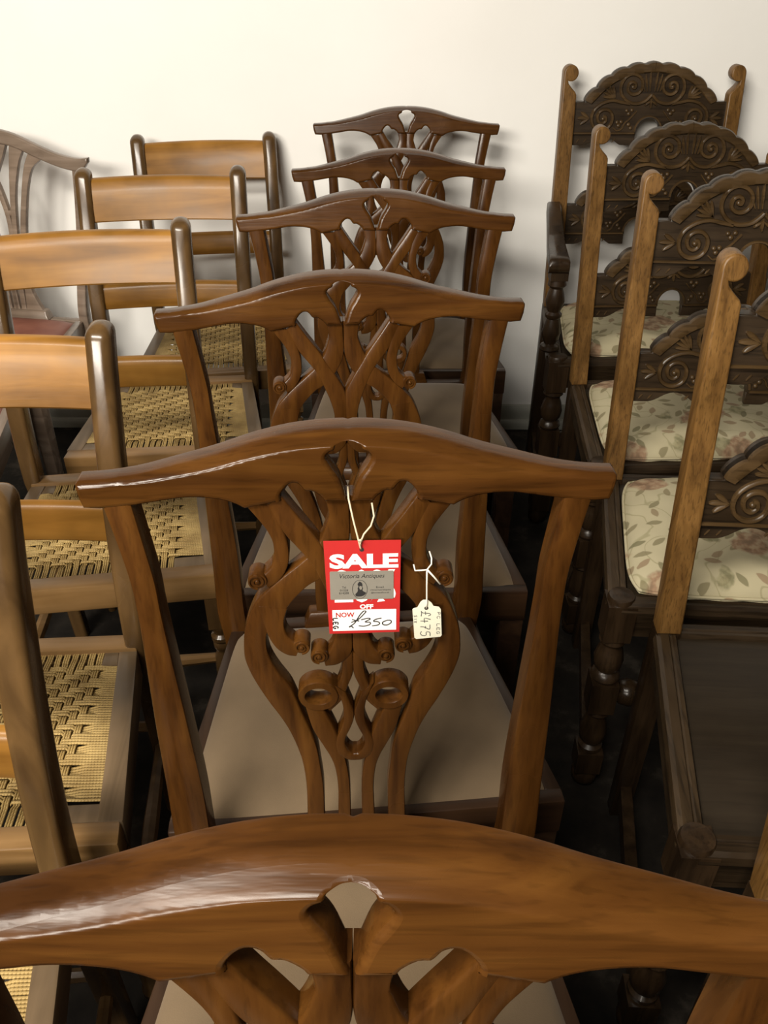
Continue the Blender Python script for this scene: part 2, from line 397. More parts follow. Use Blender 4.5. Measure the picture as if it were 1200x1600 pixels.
prof = [(WY, 0), (WY-0.034, 0), (WY-0.034, 0.022), (WY-0.028, 0.03), (WY-0.018, 0.032), (WY-0.018, 0.062), (WY-0.008, 0.078), (WY, 0.08)]
b.rings([[(x, y, z) for y, z in prof] for x in (X0, X1)])
o = b.build('baseboard_back', M_BASE); struct(o, 'grey green stepped skirting board along the white wall'); o['category'] = 'baseboard'

# ------------------------------------------------------------------ splat-back mahogany chairs (centre row)
ZS = 0.476
def KM(z): return 0.2*max(z-ZS, 0)**2      # the back curves away from the sitter
A_ = [(-0.0968, 0.9592, -0.0685, 0.9585), (-0.0865, 0.9456, -0.0646, 0.9437), (-0.0790, 0.9344, -0.0613, 0.9299), (-0.0738, 0.9224, -0.0590, 0.9192), (-0.0726, 0.9130, -0.0584, 0.9085), (-0.0731, 0.9056, -0.0596, 0.8976), (-0.0755, 0.8967, -0.0640, 0.8867), (-0.0809, 0.8901, -0.0712, 0.8779), (-0.0867, 0.8854, -0.0797, 0.8717)]
B_ = [(-0.0766, 0.9585, -0.0628, 0.9675), (-0.0619, 0.9299, -0.0489, 0.9478), (-0.0524, 0.9171, -0.0400, 0.9358), (-0.0428, 0.9046, -0.0298, 0.9211), (-0.0354, 0.8927, -0.0214, 0.9073), (-0.0287, 0.8771, -0.0104, 0.8905), (-0.0214, 0.8583, 0.0007, 0.8669), (-0.0165, 0.8382, 0.0006, 0.8376), (-0.0165, 0.8193, -0.0000, 0.8148), (-0.0195, 0.8055, -0.0005, 0.7969), (-0.0230, 0.7978, -0.0059, 0.7875), (-0.0265, 0.7939, -0.0152, 0.7798), (-0.0299, 0.7892, -0.0278, 0.7778)]
C_ = [(-0.0233, 0.9666, -0.0003, 0.9666), (-0.0197, 0.9482, -0.0002, 0.9477), (-0.0219, 0.9379, -0.0000, 0.9307), (-0.0280, 0.9223, -0.0028, 0.9148), (-0.0383, 0.9079, -0.0125, 0.8975), (-0.0524, 0.8947, -0.0254, 0.8827), (-0.0686, 0.8813, -0.0400, 0.8740), (-0.0830, 0.8676, -0.0524, 0.8622), (-0.0940, 0.8549, -0.0605, 0.8523), (-0.1022, 0.8376, -0.0701, 0.8377), (-0.1073, 0.8212, -0.0837, 0.8215), (-0.1092, 0.8058, -0.0863, 0.8049), (-0.1094, 0.7884, -0.0838, 0.7874), (-0.1052, 0.7703, -0.0759, 0.7691), (-0.0981, 0.7517, -0.0658, 0.7511), (-0.0885, 0.7307, -0.0597, 0.7329), (-0.0779, 0.7098, -0.0539, 0.7114), (-0.0691, 0.6883, -0.0469, 0.6891), (-0.0618, 0.6623, -0.0410, 0.6622), (-0.0574, 0.6374, -0.0384, 0.6341), (-0.0555, 0.5998, -0.0362, 0.5974), (-0.0571, 0.5323, -0.0372, 0.5323), (-0.0560, 0.4880, -0.0352, 0.4880)]
C2_ = [(-0.0923, 0.8519, -0.0632, 0.8472), (-0.0882, 0.8311, -0.0672, 0.8333), (-0.0853, 0.8195, -0.0667, 0.8212), (-0.0810, 0.8078, -0.0634, 0.8134), (-0.0752, 0.7989, -0.0586, 0.8085), (-0.0666, 0.7923, -0.0563, 0.8038), (-0.0577, 0.7903, -0.0546, 0.7989)]
E_ = [(-0.0105, 0.7895, 0.0002, 0.7939), (-0.0121, 0.7674, -0.0002, 0.7678), (-0.0159, 0.7525, -0.0054, 0.7512), (-0.0223, 0.7382, -0.0118, 0.7326), (-0.0322, 0.7265, -0.0245, 0.7172)]
H_ = [(-0.0212, 0.7549, -0.0079, 0.7428), (-0.0136, 0.7327, -0.0036, 0.7287), (-0.0113, 0.7185, -0.0001, 0.7162), (-0.0118, 0.7042, -0.0009, 0.7036), (-0.0151, 0.6915, -0.0048, 0.6910), (-0.0197, 0.6785, -0.0093, 0.6799), (-0.0208, 0.6671, -0.0103, 0.6704), (-0.0171, 0.6533, -0.0071, 0.6606), (-0.0081, 0.6460, -0.0030, 0.6556), (0.0007, 0.6446, 0.0007, 0.6554)]
I_ = [(-0.0515, 0.7238, -0.0327, 0.7230), (-0.0450, 0.6929, -0.0199, 0.6879), (-0.0356, 0.6698, -0.0155, 0.6688), (-0.0273, 0.6499, -0.0112, 0.6490), (-0.0223, 0.6295, -0.0081, 0.6267), (-0.0201, 0.5958, -0.0064, 0.5929), (-0.0215, 0.5323, -0.0067, 0.5323), (-0.0208, 0.4880, -0.0062, 0.4880)]
ST_ = [(-0.2279, 0.9694, -0.1999, 0.9694), (-0.2184, 0.9239, -0.1930, 0.9240), (-0.2116, 0.8832, -0.1872, 0.8825), (-0.2094, 0.8488, -0.1854, 0.8480), (-0.2087, 0.8119, -0.1828, 0.8109), (-0.2097, 0.7095, -0.1755, 0.7098), (-0.2108, 0.6040, -0.1702, 0.6018), (-0.2133, 0.5087, -0.1707, 0.5087), (-0.2090, 0.4600, -0.1670, 0.4600)]

def volute(mb, x, z, r, y0, t, sgn, turns=1.6):
    """drum with a rolled spiral on its face"""
    n = 24
    f = lambda a, rr, d: (x+rr*cos(a), y0+KM(z)+d, z+rr*sin(a))
    R = [[f(2*pi*k/n, rr, d) for k in range(n)] for rr, d in ((r*0.98, t), (r*0.98, 0.0012), (r*0.93, 0.0))]
    mb.rings(R)
    pr = []
    for i in range(40):
        u = i/39; a = -pi/2+sgn*(2*pi*turns*u); rr = r*(0.93-0.68*u); w_ = r*0.15*(1-0.35*u)
        pr.append((a, rr, w_))
    ring = []
    for a, rr, w_ in pr:
        ring.append([f(a, rr+w_, 0.0004), f(a, rr+w_*0.5, -0.0017), f(a, rr-w_*0.5, -0.0017), f(a, rr-w_, 0.0004)])
    mb.rings(ring)
    mb.rings([[f(2*pi*k/12, r*q, d) for k in range(12)] for q, d in ((0.27, 0.0006), (0.25, -0.0018), (0.12, -0.0026))])

def make_splat_chair():
    root = empty('splat_back_chair', (0, 0, 0))
    # crest: serpentine top edge, ears, tulip-shaped notch in the middle and a heart-lobed one on each side
    top = [(-0.2463, 0.9844), (-0.2182, 0.9862), (-0.1914, 0.9909), (-0.1576, 1.0003), (-0.1234, 1.0101), (-0.0900, 1.0214), (-0.0564, 1.0297), (-0.0259, 1.0336), (0.0000, 1.0345)]
    bot = [(-0.2482, 0.9821), (-0.2466, 0.9710), (-0.2431, 0.9603), (-0.2281, 0.9593), (-0.2021, 0.9616), (-0.1725, 0.9658), (-0.1543, 0.9684), (-0.1362, 0.9685), (-0.1188, 0.9662), (-0.1058, 0.9621), (-0.0969, 0.9571)]
    hole = [(-0.0626, 0.9639), (-0.0630, 0.9696), (-0.0579, 0.9770), (-0.0518, 0.9811), (-0.0460, 0.9797), (-0.0405, 0.9734), (-0.0335, 0.9726), (-0.0261, 0.9674), (-0.0228, 0.9629)]
    key = [(-0.0013, 0.9623), (-0.0091, 0.9843), (-0.0162, 0.9954), (-0.0205, 1.0039), (-0.0181, 1.0087), (-0.0127, 1.0115), (-0.0109, 1.0167), (-0.0055, 1.0201), (0.0000, 1.0211)]
    t_s = smooth(top, 6); b_s = bot[:3]+smooth(bot[3:], 4); h_s = smooth(hole, 4); k_s = smooth(key, 4)
    left = list(reversed(t_s[:-1]))+b_s+h_s+k_s
    right = [(-x, z) for x, z in reversed(left)]
    loop = [(0.0, 1.0332)]+left+right[1:]
    me = plate_mesh([loop], 0.024, 0.0045)
    bm = bmesh.new(); bm.from_mesh(me)      # cut into a fine grid so the upper face can roll back
    for k in range(33):
        g = bm.verts[:]+bm.edges[:]+bm.faces[:]
        bmesh.ops.bisect_plane(bm, geom=g, dist=1e-6, plane_co=(0, 0.956+0.0024*k, 0), plane_no=(0, 1, 0))
    for k in range(-24, 25):
        g = bm.verts[:]+bm.edges[:]+bm.faces[:]
        bmesh.ops.bisect_plane(bm, geom=g, dist=1e-6, plane_co=(k*0.0102, 0, 0), plane_no=(1, 0, 0))
    bm.to_mesh(me); bm.free()
    def ztop(x):
        x = -abs(x)
        for (xa, za), (xb, zb) in zip(t_s, t_s[1:]):
            if xa <= x <= xb: return lerp(za, zb, (x-xa)/(xb-xa))
        return t_s[0][1]
    for v in me.vertices:
        x, z, d = v.co
        c = max(0.0, 1-(abs(x)/0.21)**2); wd = 0.005+0.014*c; q = max(0.0, 1-(ztop(x)-z)/wd); q2 = q*q/0.5 if q < 0.25 else q-0.125
        v.co = (x, -0.004+KM(z)+0.012+d+(0.003+0.0165*c)*q2, z-0.0115*c*q)
    finish(me, 'crest_rail', M_MAHX, root, 50)
    # pierced splat of interlaced straps
    m = MB(); T = 0.018
    for sg in (0, 1):
        g = (lambda q: q) if sg == 0 else mirror
        m.ribbon(g(C_), T, 0.0012, KM, ZS)
        m.ribbon(g(A_), T, 0.0004, KM, ZS)
        m.ribbon(g(B_), T, 0.0000 if sg == 0 else 0.0003, KM, ZS)
        m.ribbon(g(C2_), T, 0.0008, KM, ZS)
        m.ribbon(g(E_), T, 0.0012, KM, ZS)
        m.ribbon(g(I_), T, 0.0010, KM, ZS)
        m.ribbon(g(H_), T, 0.0002, KM, ZS)
        s = -1 if sg == 0 else 1
        # ring beside the straps
        cx, cz = s*0.0368, 0.7391; R = []
        for k in range(32):
            a = 2*pi*k/32; ring = []
            for rx, rz, d in ((0.0214, 0.0194, T), (0.0214, 0.0194, 0.0018), (0.0202, 0.0182, -0.0006), (0.0145, 0.0111, -0.0006), (0.0133, 0.0099, 0.0018), (0.0133, 0.0099, T)):
                z = cz+rz*sin(a); ring.append((cx+rx*cos(a), 0.0002+KM(z)+d, z))
            R.append(ring)
        m.rings(R, closed=True)
        volute(m, s*0.0901, 0.8813, 0.0095, -0.0015, T, s)
        volute(m, s*0.0511, 0.8051, 0.0088, -0.0025, T, -s)
        volute(m, s*0.0338, 0.7934, 0.0090, -0.0030, T, s)
    m.build('splat', M_MAHZ, root)
    # shoe under the splat
    b = MB(); b.hexa([(-0.078, -0.012, 0.470), (0.078, -0.012, 0.470), (0.078, 0.022, 0.470), (-0.078, 0.022, 0.470)],
                     [(-0.068, -0.003, 0.497), (0.068, -0.003, 0.497), (0.068, 0.020, 0.497), (-0.068, 0.020, 0.497)])
    b.build('shoe', M_MAHX, root, bevel=0.003)
    # back posts run on into the raked rear legs
    for sg in (0, 1):
        P = ST_ if sg == 0 else mirror(ST_)
        s = -1 if sg == 0 else 1
        R = []
        for xl, zl, xr, zr in smooth(P, 5):
            if sg: xl, zl, xr, zr = xr, zr, xl, zl
            z = (zl+zr)/2; y = -0.003+KM(z); d = 0.026+0.004*(0.96-z)/0.5; e = 0.004
            R.append([(xl, y+d, z), (xl, y+e, z), (xl+e*0.3, y+e*0.3, z), (xl+e, y, z), (xr-e, y, z), (xr-e*0.3, y+e*0.3, z), (xr, y+e, z), (xr, y+d, z)])
        for z, xo, w_ in ((0.36, 0.186, 0.034), (0.2, 0.184, 0.031), (0.0, 0.182, 0.028)):
            y = (0.47-z)*0.045; e = 0.004; xl, xr = s*xo-w_/2, s*xo+w_/2; d = w_
            R.append([(xl, y+d, z), (xl, y+e, z), (xl+e*0.3, y+e*0.3, z), (xl+e, y, z), (xr-e, y, z), (xr-e*0.3, y+e*0.3, z), (xr, y+e, z), (xr, y+d, z)])
        MB().rings(R).build('back_post', M_MAHZ, root)
    # seat frame
    hb, hf, d = 0.196, 0.255, 0.366
    zt, zb = 0.468, 0.402
    def rail(p, q, w_, nrm):
        a = [(p[0], p[1]), (q[0], q[1]), (q[0]+nrm[0]*w_, q[1]+nrm[1]*w_), (p[0]+nrm[0]*w_, p[1]+nrm[1]*w_)]
        return MB().hexa([(x, y, zb) for x, y in a], [(x, y, zt) for x, y in a])
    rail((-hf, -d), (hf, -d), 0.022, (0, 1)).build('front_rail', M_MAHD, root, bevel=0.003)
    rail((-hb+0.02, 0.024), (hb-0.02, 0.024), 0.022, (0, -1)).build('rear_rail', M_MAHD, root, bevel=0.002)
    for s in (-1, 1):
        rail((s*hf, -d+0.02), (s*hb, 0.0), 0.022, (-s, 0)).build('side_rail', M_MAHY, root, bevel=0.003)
    seat_pad(hb-0.006, hf-0.008, 0.002, -d+0.008, 0.455, 0.024, 0.012, 'seat_pad', M_TAUPE, root, cut=0.0)
    for s in (-1, 1):
        MB().hexa([(s*(hf-0.036), -d+0.006, 0), (s*(hf-0.004), -d+0.006, 0), (s*(hf-0.004), -d+0.038, 0), (s*(hf-0.036), -d+0.038, 0)],
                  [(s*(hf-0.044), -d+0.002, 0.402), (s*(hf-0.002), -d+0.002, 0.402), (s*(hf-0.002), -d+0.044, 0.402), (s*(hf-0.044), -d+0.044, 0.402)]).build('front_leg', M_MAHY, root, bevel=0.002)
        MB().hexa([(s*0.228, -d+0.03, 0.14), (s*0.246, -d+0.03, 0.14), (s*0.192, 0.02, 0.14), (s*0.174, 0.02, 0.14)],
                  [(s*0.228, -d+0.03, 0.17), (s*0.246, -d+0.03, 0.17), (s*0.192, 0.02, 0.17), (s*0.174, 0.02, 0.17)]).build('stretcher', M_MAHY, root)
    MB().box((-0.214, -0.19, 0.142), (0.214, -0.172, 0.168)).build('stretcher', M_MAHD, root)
    return root

def seat_pad(hb, hf, yb, yf, z0, th, dome, name, mat, parent, cut=0.0, N=28, corner=0.0):
    """upholstered trapezoid with rolled edges"""
    m = MB(); idx = {}
    for i in range(N+1):
        for j in range(N+1):
            u = -1+2*i/N; v = -1+2*j/N
            u = math.copysign(1-(1-abs(u))**1.5, u); v = math.copysign(1-(1-abs(v))**1.5, v)
            # pull the corners in
            uu = u*(1-corner*(abs(v)**6)); vv = v*(1-corner*(abs(u)**6))
            hw = lerp(hb, hf, (1-vv)/2)
            e = (max(0, 1-abs(u)**9)*max(0, 1-abs(v)**9))**0.5
            h = th*e+dome*(1-u*u)*(1-v*v)
            idx[i, j] = len(m.v); m.v.append((hw*uu, lerp(yf, yb, (vv+1)/2), z0+h))
    for i in range(N):
        for j in range(N): m.f.append((idx[i, j], idx[i+1, j], idx[i+1, j+1], idx[i, j+1]))
    # underside
    border = [idx[i, 0] for i in range(N+1)]+[idx[N, j] for j in range(1, N+1)]+[idx[i, N] for i in range(N-1, -1, -1)]+[idx[0, j] for j in range(N-1, 0, -1)]
    m.f.append(tuple(reversed(border)))
    return m.build(name, mat, parent, ang=60)

MG = 'mahogany splat-back dining chairs in the middle row'
m0 = make_splat_chair()
MPOS = [(-0.0150, 0.1640, 0.0, 1, 'nearest splat-back chair, its broad curved crest crossing the bottom of the picture'),
        (-0.0302, 0.5887, 2.22, 1, 'splat-back mahogany chair hung with the red sale tag and the cream price tag'),
        (-0.0514, 1.0120, 5.6, 1, 'splat-back mahogany chair directly behind the one with the red sale tag'),
        (-0.0153, 1.4521, 1.44, 1, 'middle-row splat-back chair, third from the white wall'),
        (0.0330, 1.9234, 2.75, 0.977, 'middle-row splat-back chair, second from the white wall'),
        (0.0556, 2.3402, 0.7, 1, 'rearmost splat-back chair of the middle row, standing against the white wall')]
MCH = []
for i, (x, y, a, s, lab) in enumerate(MPOS):
    if i == 0:
        r = m0; r.location = (x, y, 0); r.rotation_euler = (0, 0, radians(a))
    else: r = dup(m0, (x, y, 0), a, (s, s, s))
    tag(r, lab, 'chair', MG); MCH.append(r)

# ------------------------------------------------------------------ bar-back chairs with woven cord seats (left row)
LZS, LZT, LRK = 0.454, 0.945, 0.127
def lyb(z):
    u = (z-LZS)/(LZT-LZS)
    return LRK*max(u, 0)**1.7
def lxs(z):   # centre line of the right back post
    return lerp(0.1765, 0.1795, min(max((z-LZS)/(LZT-LZS), 0), 1))
def rrect(a, b, r, n=4):
    """rounded rectangle half sizes a,b"""
    out = []
    for cx, cy, s in ((a-r, b-r, 0), (-(a-r), b-r, 1), (-(a-r), -(b-r), 2), (a-r, -(b-r), 3)):
        for k in range(n+1):
            t = (s+k/n)*pi/2; out.append((cx+r*cos(t), cy+r*sin(t)))
    return out
def make_bar_chair():
    root = empty('bar_back_chair', (0, 0, 0))
    for s in (-1, 1):
        path = []; sec = []
        zz = [0.0, 0.12, 0.25, 0.36, 0.44]+[lerp(0.46, 0.928, k/14) for k in range(15)]
        for z in zz:
            if z < LZS: y = (LZS-z)*0.05*(1-z/LZS*0.3); x = s*lerp(0.172, 0.1765, z/LZS); a, bb = 0.016, 0.017+0.004*z/LZS
            else: y = lyb(z); x = s*lxs(z); a = lerp(0.0165, 0.0190, (z-LZS)/0.47); bb = 0.0245
            path.append((x, y, z)); sec.append((a, bb))
        a, bb = sec[-1]; R = 0.0185     # domed top
        for k in range(1, 7):
            t = k/6*pi/2; z = 0.928+R*sin(t); q = max(cos(t), 0.06)
            path.append((s*lxs(0.93), lyb(0.928)+0.006*sin(t), z)); sec.append((a*q, bb*q))
        m = MB(); m.sweep(path, lambda i: rrect(sec[i][0], sec[i][1], min(sec[i])*(0.5+0.22*min(1, max(0, (path[i][2]-0.75)/0.12)))))
        m.build('back_post', M_HONZ, root, ang=60)
    def bowed(z0, z1, t, bow, name, lift=0.0, dy=-0.012):
        m = MB(); R = []; n = 14
        for i in range(n+1):
            u = -1+2*i/n; x = u*0.168; by = bow*(1-u*u)
            l = lift*(1-u*u); e = 0.003
            f = lambda z, d: (x, lyb(z)+dy+by+d, z)
            za, zb_ = z0, z1+l
            R.append([f(za, t), f(za, e), f(za+e, 0), f(lerp(za, zb_, 0.35), -0.0012), f(lerp(za, zb_, 0.7), -0.0008), f(zb_-0.008, 0), f(zb_-0.003, 0.0025), f(zb_, 0.007), f(zb_, t-0.004), f(zb_-0.004, t)])
        m.rings(R); return m.build(name, M_HONX, root, ang=50)
    bowed(0.834, 0.924, 0.02, 0.014, 'top_rail', 0.002)
    bowed(0.642, 0.698, 0.018, 0.012, 'cross_rail', 0.001)
    # seat frame
    hb, hf, d, zt, zb = 0.180, 0.218, 0.372, 0.456, 0.400
    def rail(a, name, mat, z1=zt, z0=zb, bev=0.004):
        MB().hexa([(x, y, z0) for x, y in a], [(x, y, z1) for x, y in a]).build(name, mat, root, bevel=bev)
    rail([(-hf, -d), (hf, -d), (hf-0.004, -d+0.036), (-hf+0.004, -d+0.036)], 'front_rail', M_HONY)
    rail([(-hb, -0.026), (hb, -0.026), (hb-0.012, 0.008), (-hb+0.012, 0.008)], 'rear_rail', M_HONY, zt+0.006)
    for s in (-1, 1):
        rail([(s*hf, -d+0.033), (s*(hf-0.034), -d+0.033), (s*(hb-0.030), -0.024), (s*hb, -0.024)], 'side_rail', M_HONS)
    # woven cord panel: wefts across, warp units of three cords front to back, stepped twill
    m = MB(); y0, y1 = -d+0.034, -0.024
    def hw(y): return lerp(hf-0.032, hb-0.029, (y+d-0.033)/(d-0.033-0.024))
    ZC_ = zt-0.0035; rw, ra = 0.0024, 0.0017
    ux = [-0.1235+0.0130*k for k in range(20)]; wh = 0.0046
    yw = [-0.058-0.0045*i for i in range(55)]
    over = lambda i, j: ((i+2*j) % 8) < 4      # warp lies on top
    amp = 0.0036
    NS = 6
    for i, y in enumerate(yw):
        H = hw(y); xs = [(-H, 0.0)]; xs += [(-(0.1235+H)/2, amp*0.4)] if H > 0.14 else []
        for j, x in enumerate(ux):
            z = -amp if over(i, j) else amp
            xs += [(x-wh, z), (x+wh, z)]
        if H > 0.14: xs += [((0.1235+H)/2, amp*0.4)]
        xs += [(H, 0.0)]
        jit = random.uniform(-0.0004, 0.0004)
        m.rings([[(x, y+jit+rw*cos(2*pi*k/NS), ZC_+z+rw*sin(2*pi*k/NS)) for k in range(NS)] for x, z in xs], caps=False)
    for j, x in enumerate(ux):
        for q in (-0.0034, 0.0, 0.0034):
            ys = [(y1+0.002, 0.0), (-0.04, 0.0)]
            for i, y in enumerate(yw):
                ys.append((y, amp*0.75 if over(i, j) else -amp*1.3))
            ys += [(yw[-1]-0.008, 0), (y0-0.002, 0.0)]
            dx = q+random.uniform(-0.0004, 0.0004)
            m.rings([[(x+dx+ra*cos(2*pi*k/NS), y, ZC_+z+ra*sin(2*pi*k/NS)) for k in range(NS)] for y, z in ys], caps=False)
    for s in (-1, 1):       # flat blocks let into the corners
        rail([(s*0.129, y0-0.003), (s*(hf-0.030), y0-0.003), (s*(hf-0.034), -0.3085), (s*0.129, -0.3085)], 'corner_block', M_HONS, zt-0.002, zt-0.03, 0.001)
        rail([(s*0.129, -0.0545), (s*(hb-0.026), -0.0545), (s*(hb-0.030), -0.022), (s*0.129, -0.022)], 'corner_block', M_HONS, zt-0.002, zt-0.03, 0.001)
    w_ = m.build('woven_cord_seat', M_CORD, root, ang=None, recalc=False)
    w_['kind'] = 'stuff'
    # front legs: square block, ring turnings, tapering foot
    for s in (-1, 1):
        cx, cy = s*(hf-0.021), -d+0.021
        leg = MB(); leg.box((cx-0.019, cy-0.019, 0.325), (cx+0.019, cy+0.019, 0.400))
        leg.lathe([(0.326, 0.010), (0.325, 0.0185), (0.318, 0.019), (0.306, 0.012), (0.302, 0.012), (0.297, 0.0185), (0.289, 0.0185), (0.284, 0.014), (0.279, 0.0165), (0.268, 0.0165), (0.262, 0.013), (0.255, 0.013), (0.24, 0.0175), (0.2, 0.0185), (0.12, 0.016), (0.07, 0.0125), (0.062, 0.0165), (0.05, 0.0165), (0.044, 0.012), (0.0, 0.0095)], (cx, cy))
        leg.build('front_leg', M_HONZ, root, bevel=0)
        MB().tube([(s*0.196, -d+0.024, 0.20), (s*0.186, -0.17, 0.203), (s*0.176, 0.008, 0.205)], [0.009, 0.013, 0.009]).build('stretcher', M_HONY, root)
    MB().tube([(-0.197, -d+0.022, 0.235), (-0.1, -d+0.022, 0.235), (0, -d+0.022, 0.235), (0.1, -d+0.022, 0.235), (0.197, -d+0.022, 0.235)], [0.009, 0.0125, 0.0145, 0.0125, 0.009]).build('stretcher', M_HONY, root)
    MB().tube([(-0.172, 0.008, 0.24), (0, 0.008, 0.24), (0.172, 0.008, 0.24)], [0.009, 0.0125, 0.009]).build('stretcher', M_HONY, root)
    return root
LG = 'bar-back chairs with woven cord seats in the left row'
l0 = make_bar_chair()
LPOS = [(-0.4868, 2.352, 8.0, 'rearmost cord-seat bar-back chair, its honey rail against the white wall'),
        (-0.5190, 1.9409, 5.42, 'cord-seat bar-back chair, second from the white wall'),
        (-0.5564, 1.4876, 8.35, 'middle cord-seat bar-back chair with a pale glare across its top rail'),
        (-0.5729, 0.9721, 3.75, 'cord-seat bar-back chair with bright orange top rail, beside the ear of the tagged chair'),
        (-0.5510, 0.5410, 5.0, 'nearest cord-seat bar-back chair, only one post and a seat corner showing')]
for i, (x, y, a, lab) in enumerate(LPOS):
    if i == 0:
        r = l0; r.location = (x, y, 0); r.rotation_euler = (0, 0, radians(a))
    else: r = dup(l0, (x, y, 0), a)
    tag(r, lab, 'chair', LG)

# ------------------------------------------------------------------ carved oak chairs (right row)
RZS, RZT, RRK = 0.480, 1.051, 0.1138
RK = RRK/(RZT-RZS)
def arc(cx, cz, r, a0, a1, n): return [(cx+r*cos(lerp(a0, a1, k/n)), cz+r*sin(lerp(a0, a1, k/n))) for k in range(n+1)]
def relief(mb, path, width, h, y0, taper=None):
    """raised half-round strip along a 2D path, standing h proud of y0"""
    R = []; n = len(path)
    for i, (x, z) in enumerate(path):
        ax, az = path[max(i-1, 0)]; bx, bz = path[min(i+1, n-1)]
        tx, tz = bx-ax, bz-az; L = sqrt(tx*tx+tz*tz) or 1; nx, nz = -tz/L, tx/L
        w_ = (width[i] if hasattr(width, '__len__') else width)/2
        f = lambda a, d: (x+nx*a*w_, y0+RK*(z+nz*a*w_-RZS)-d, z+nz*a*w_)
        R.append([f(-1, -0.002), f(-0.92, h*0.55), f(-0.5, h*0.95), f(0.5, h*0.95), f(0.92, h*0.55), f(1, -0.002)])
    mb.rings(R)
def spiral(cx, cz, r0, r1, a0, turns, n=44):
    return [(cx+lerp(r0, r1, (k/n)**0.85)*cos(a0+turns*2*pi*k/n), cz+lerp(r0, r1, (k/n)**0.85)*sin(a0+turns*2*pi*k/n)) for k in range(n+1)]
def petal(mb, x, z, ang, L, wd, h, y0):
    n = 7; P = [(x+L*k/n*cos(ang), z+L*k/n*sin(ang)) for k in range(n+1)]
    W = [wd*(0.25+1.5*sin(pi*min(1, 0.08+0.92*k/n))**0.8*(0.35+0.65*k/n)) for k in range(n+1)]
    W[-1] = wd*0.35
    relief(mb, P, W, h, y0)
def bead(mb, x, z, r, h, y0):
    n = 10; f = lambda a, rr, d: (x+rr*cos(a), y0+RK*(z+rr*sin(a)-RZS)-d, z+rr*sin(a))
    mb.rings([[f(2*pi*k/n, rr, d) for k in range(n)] for rr, d in ((r, -0.002), (r*0.95, h*0.5), (r*0.65, h*0.9), (r*0.2, h))])

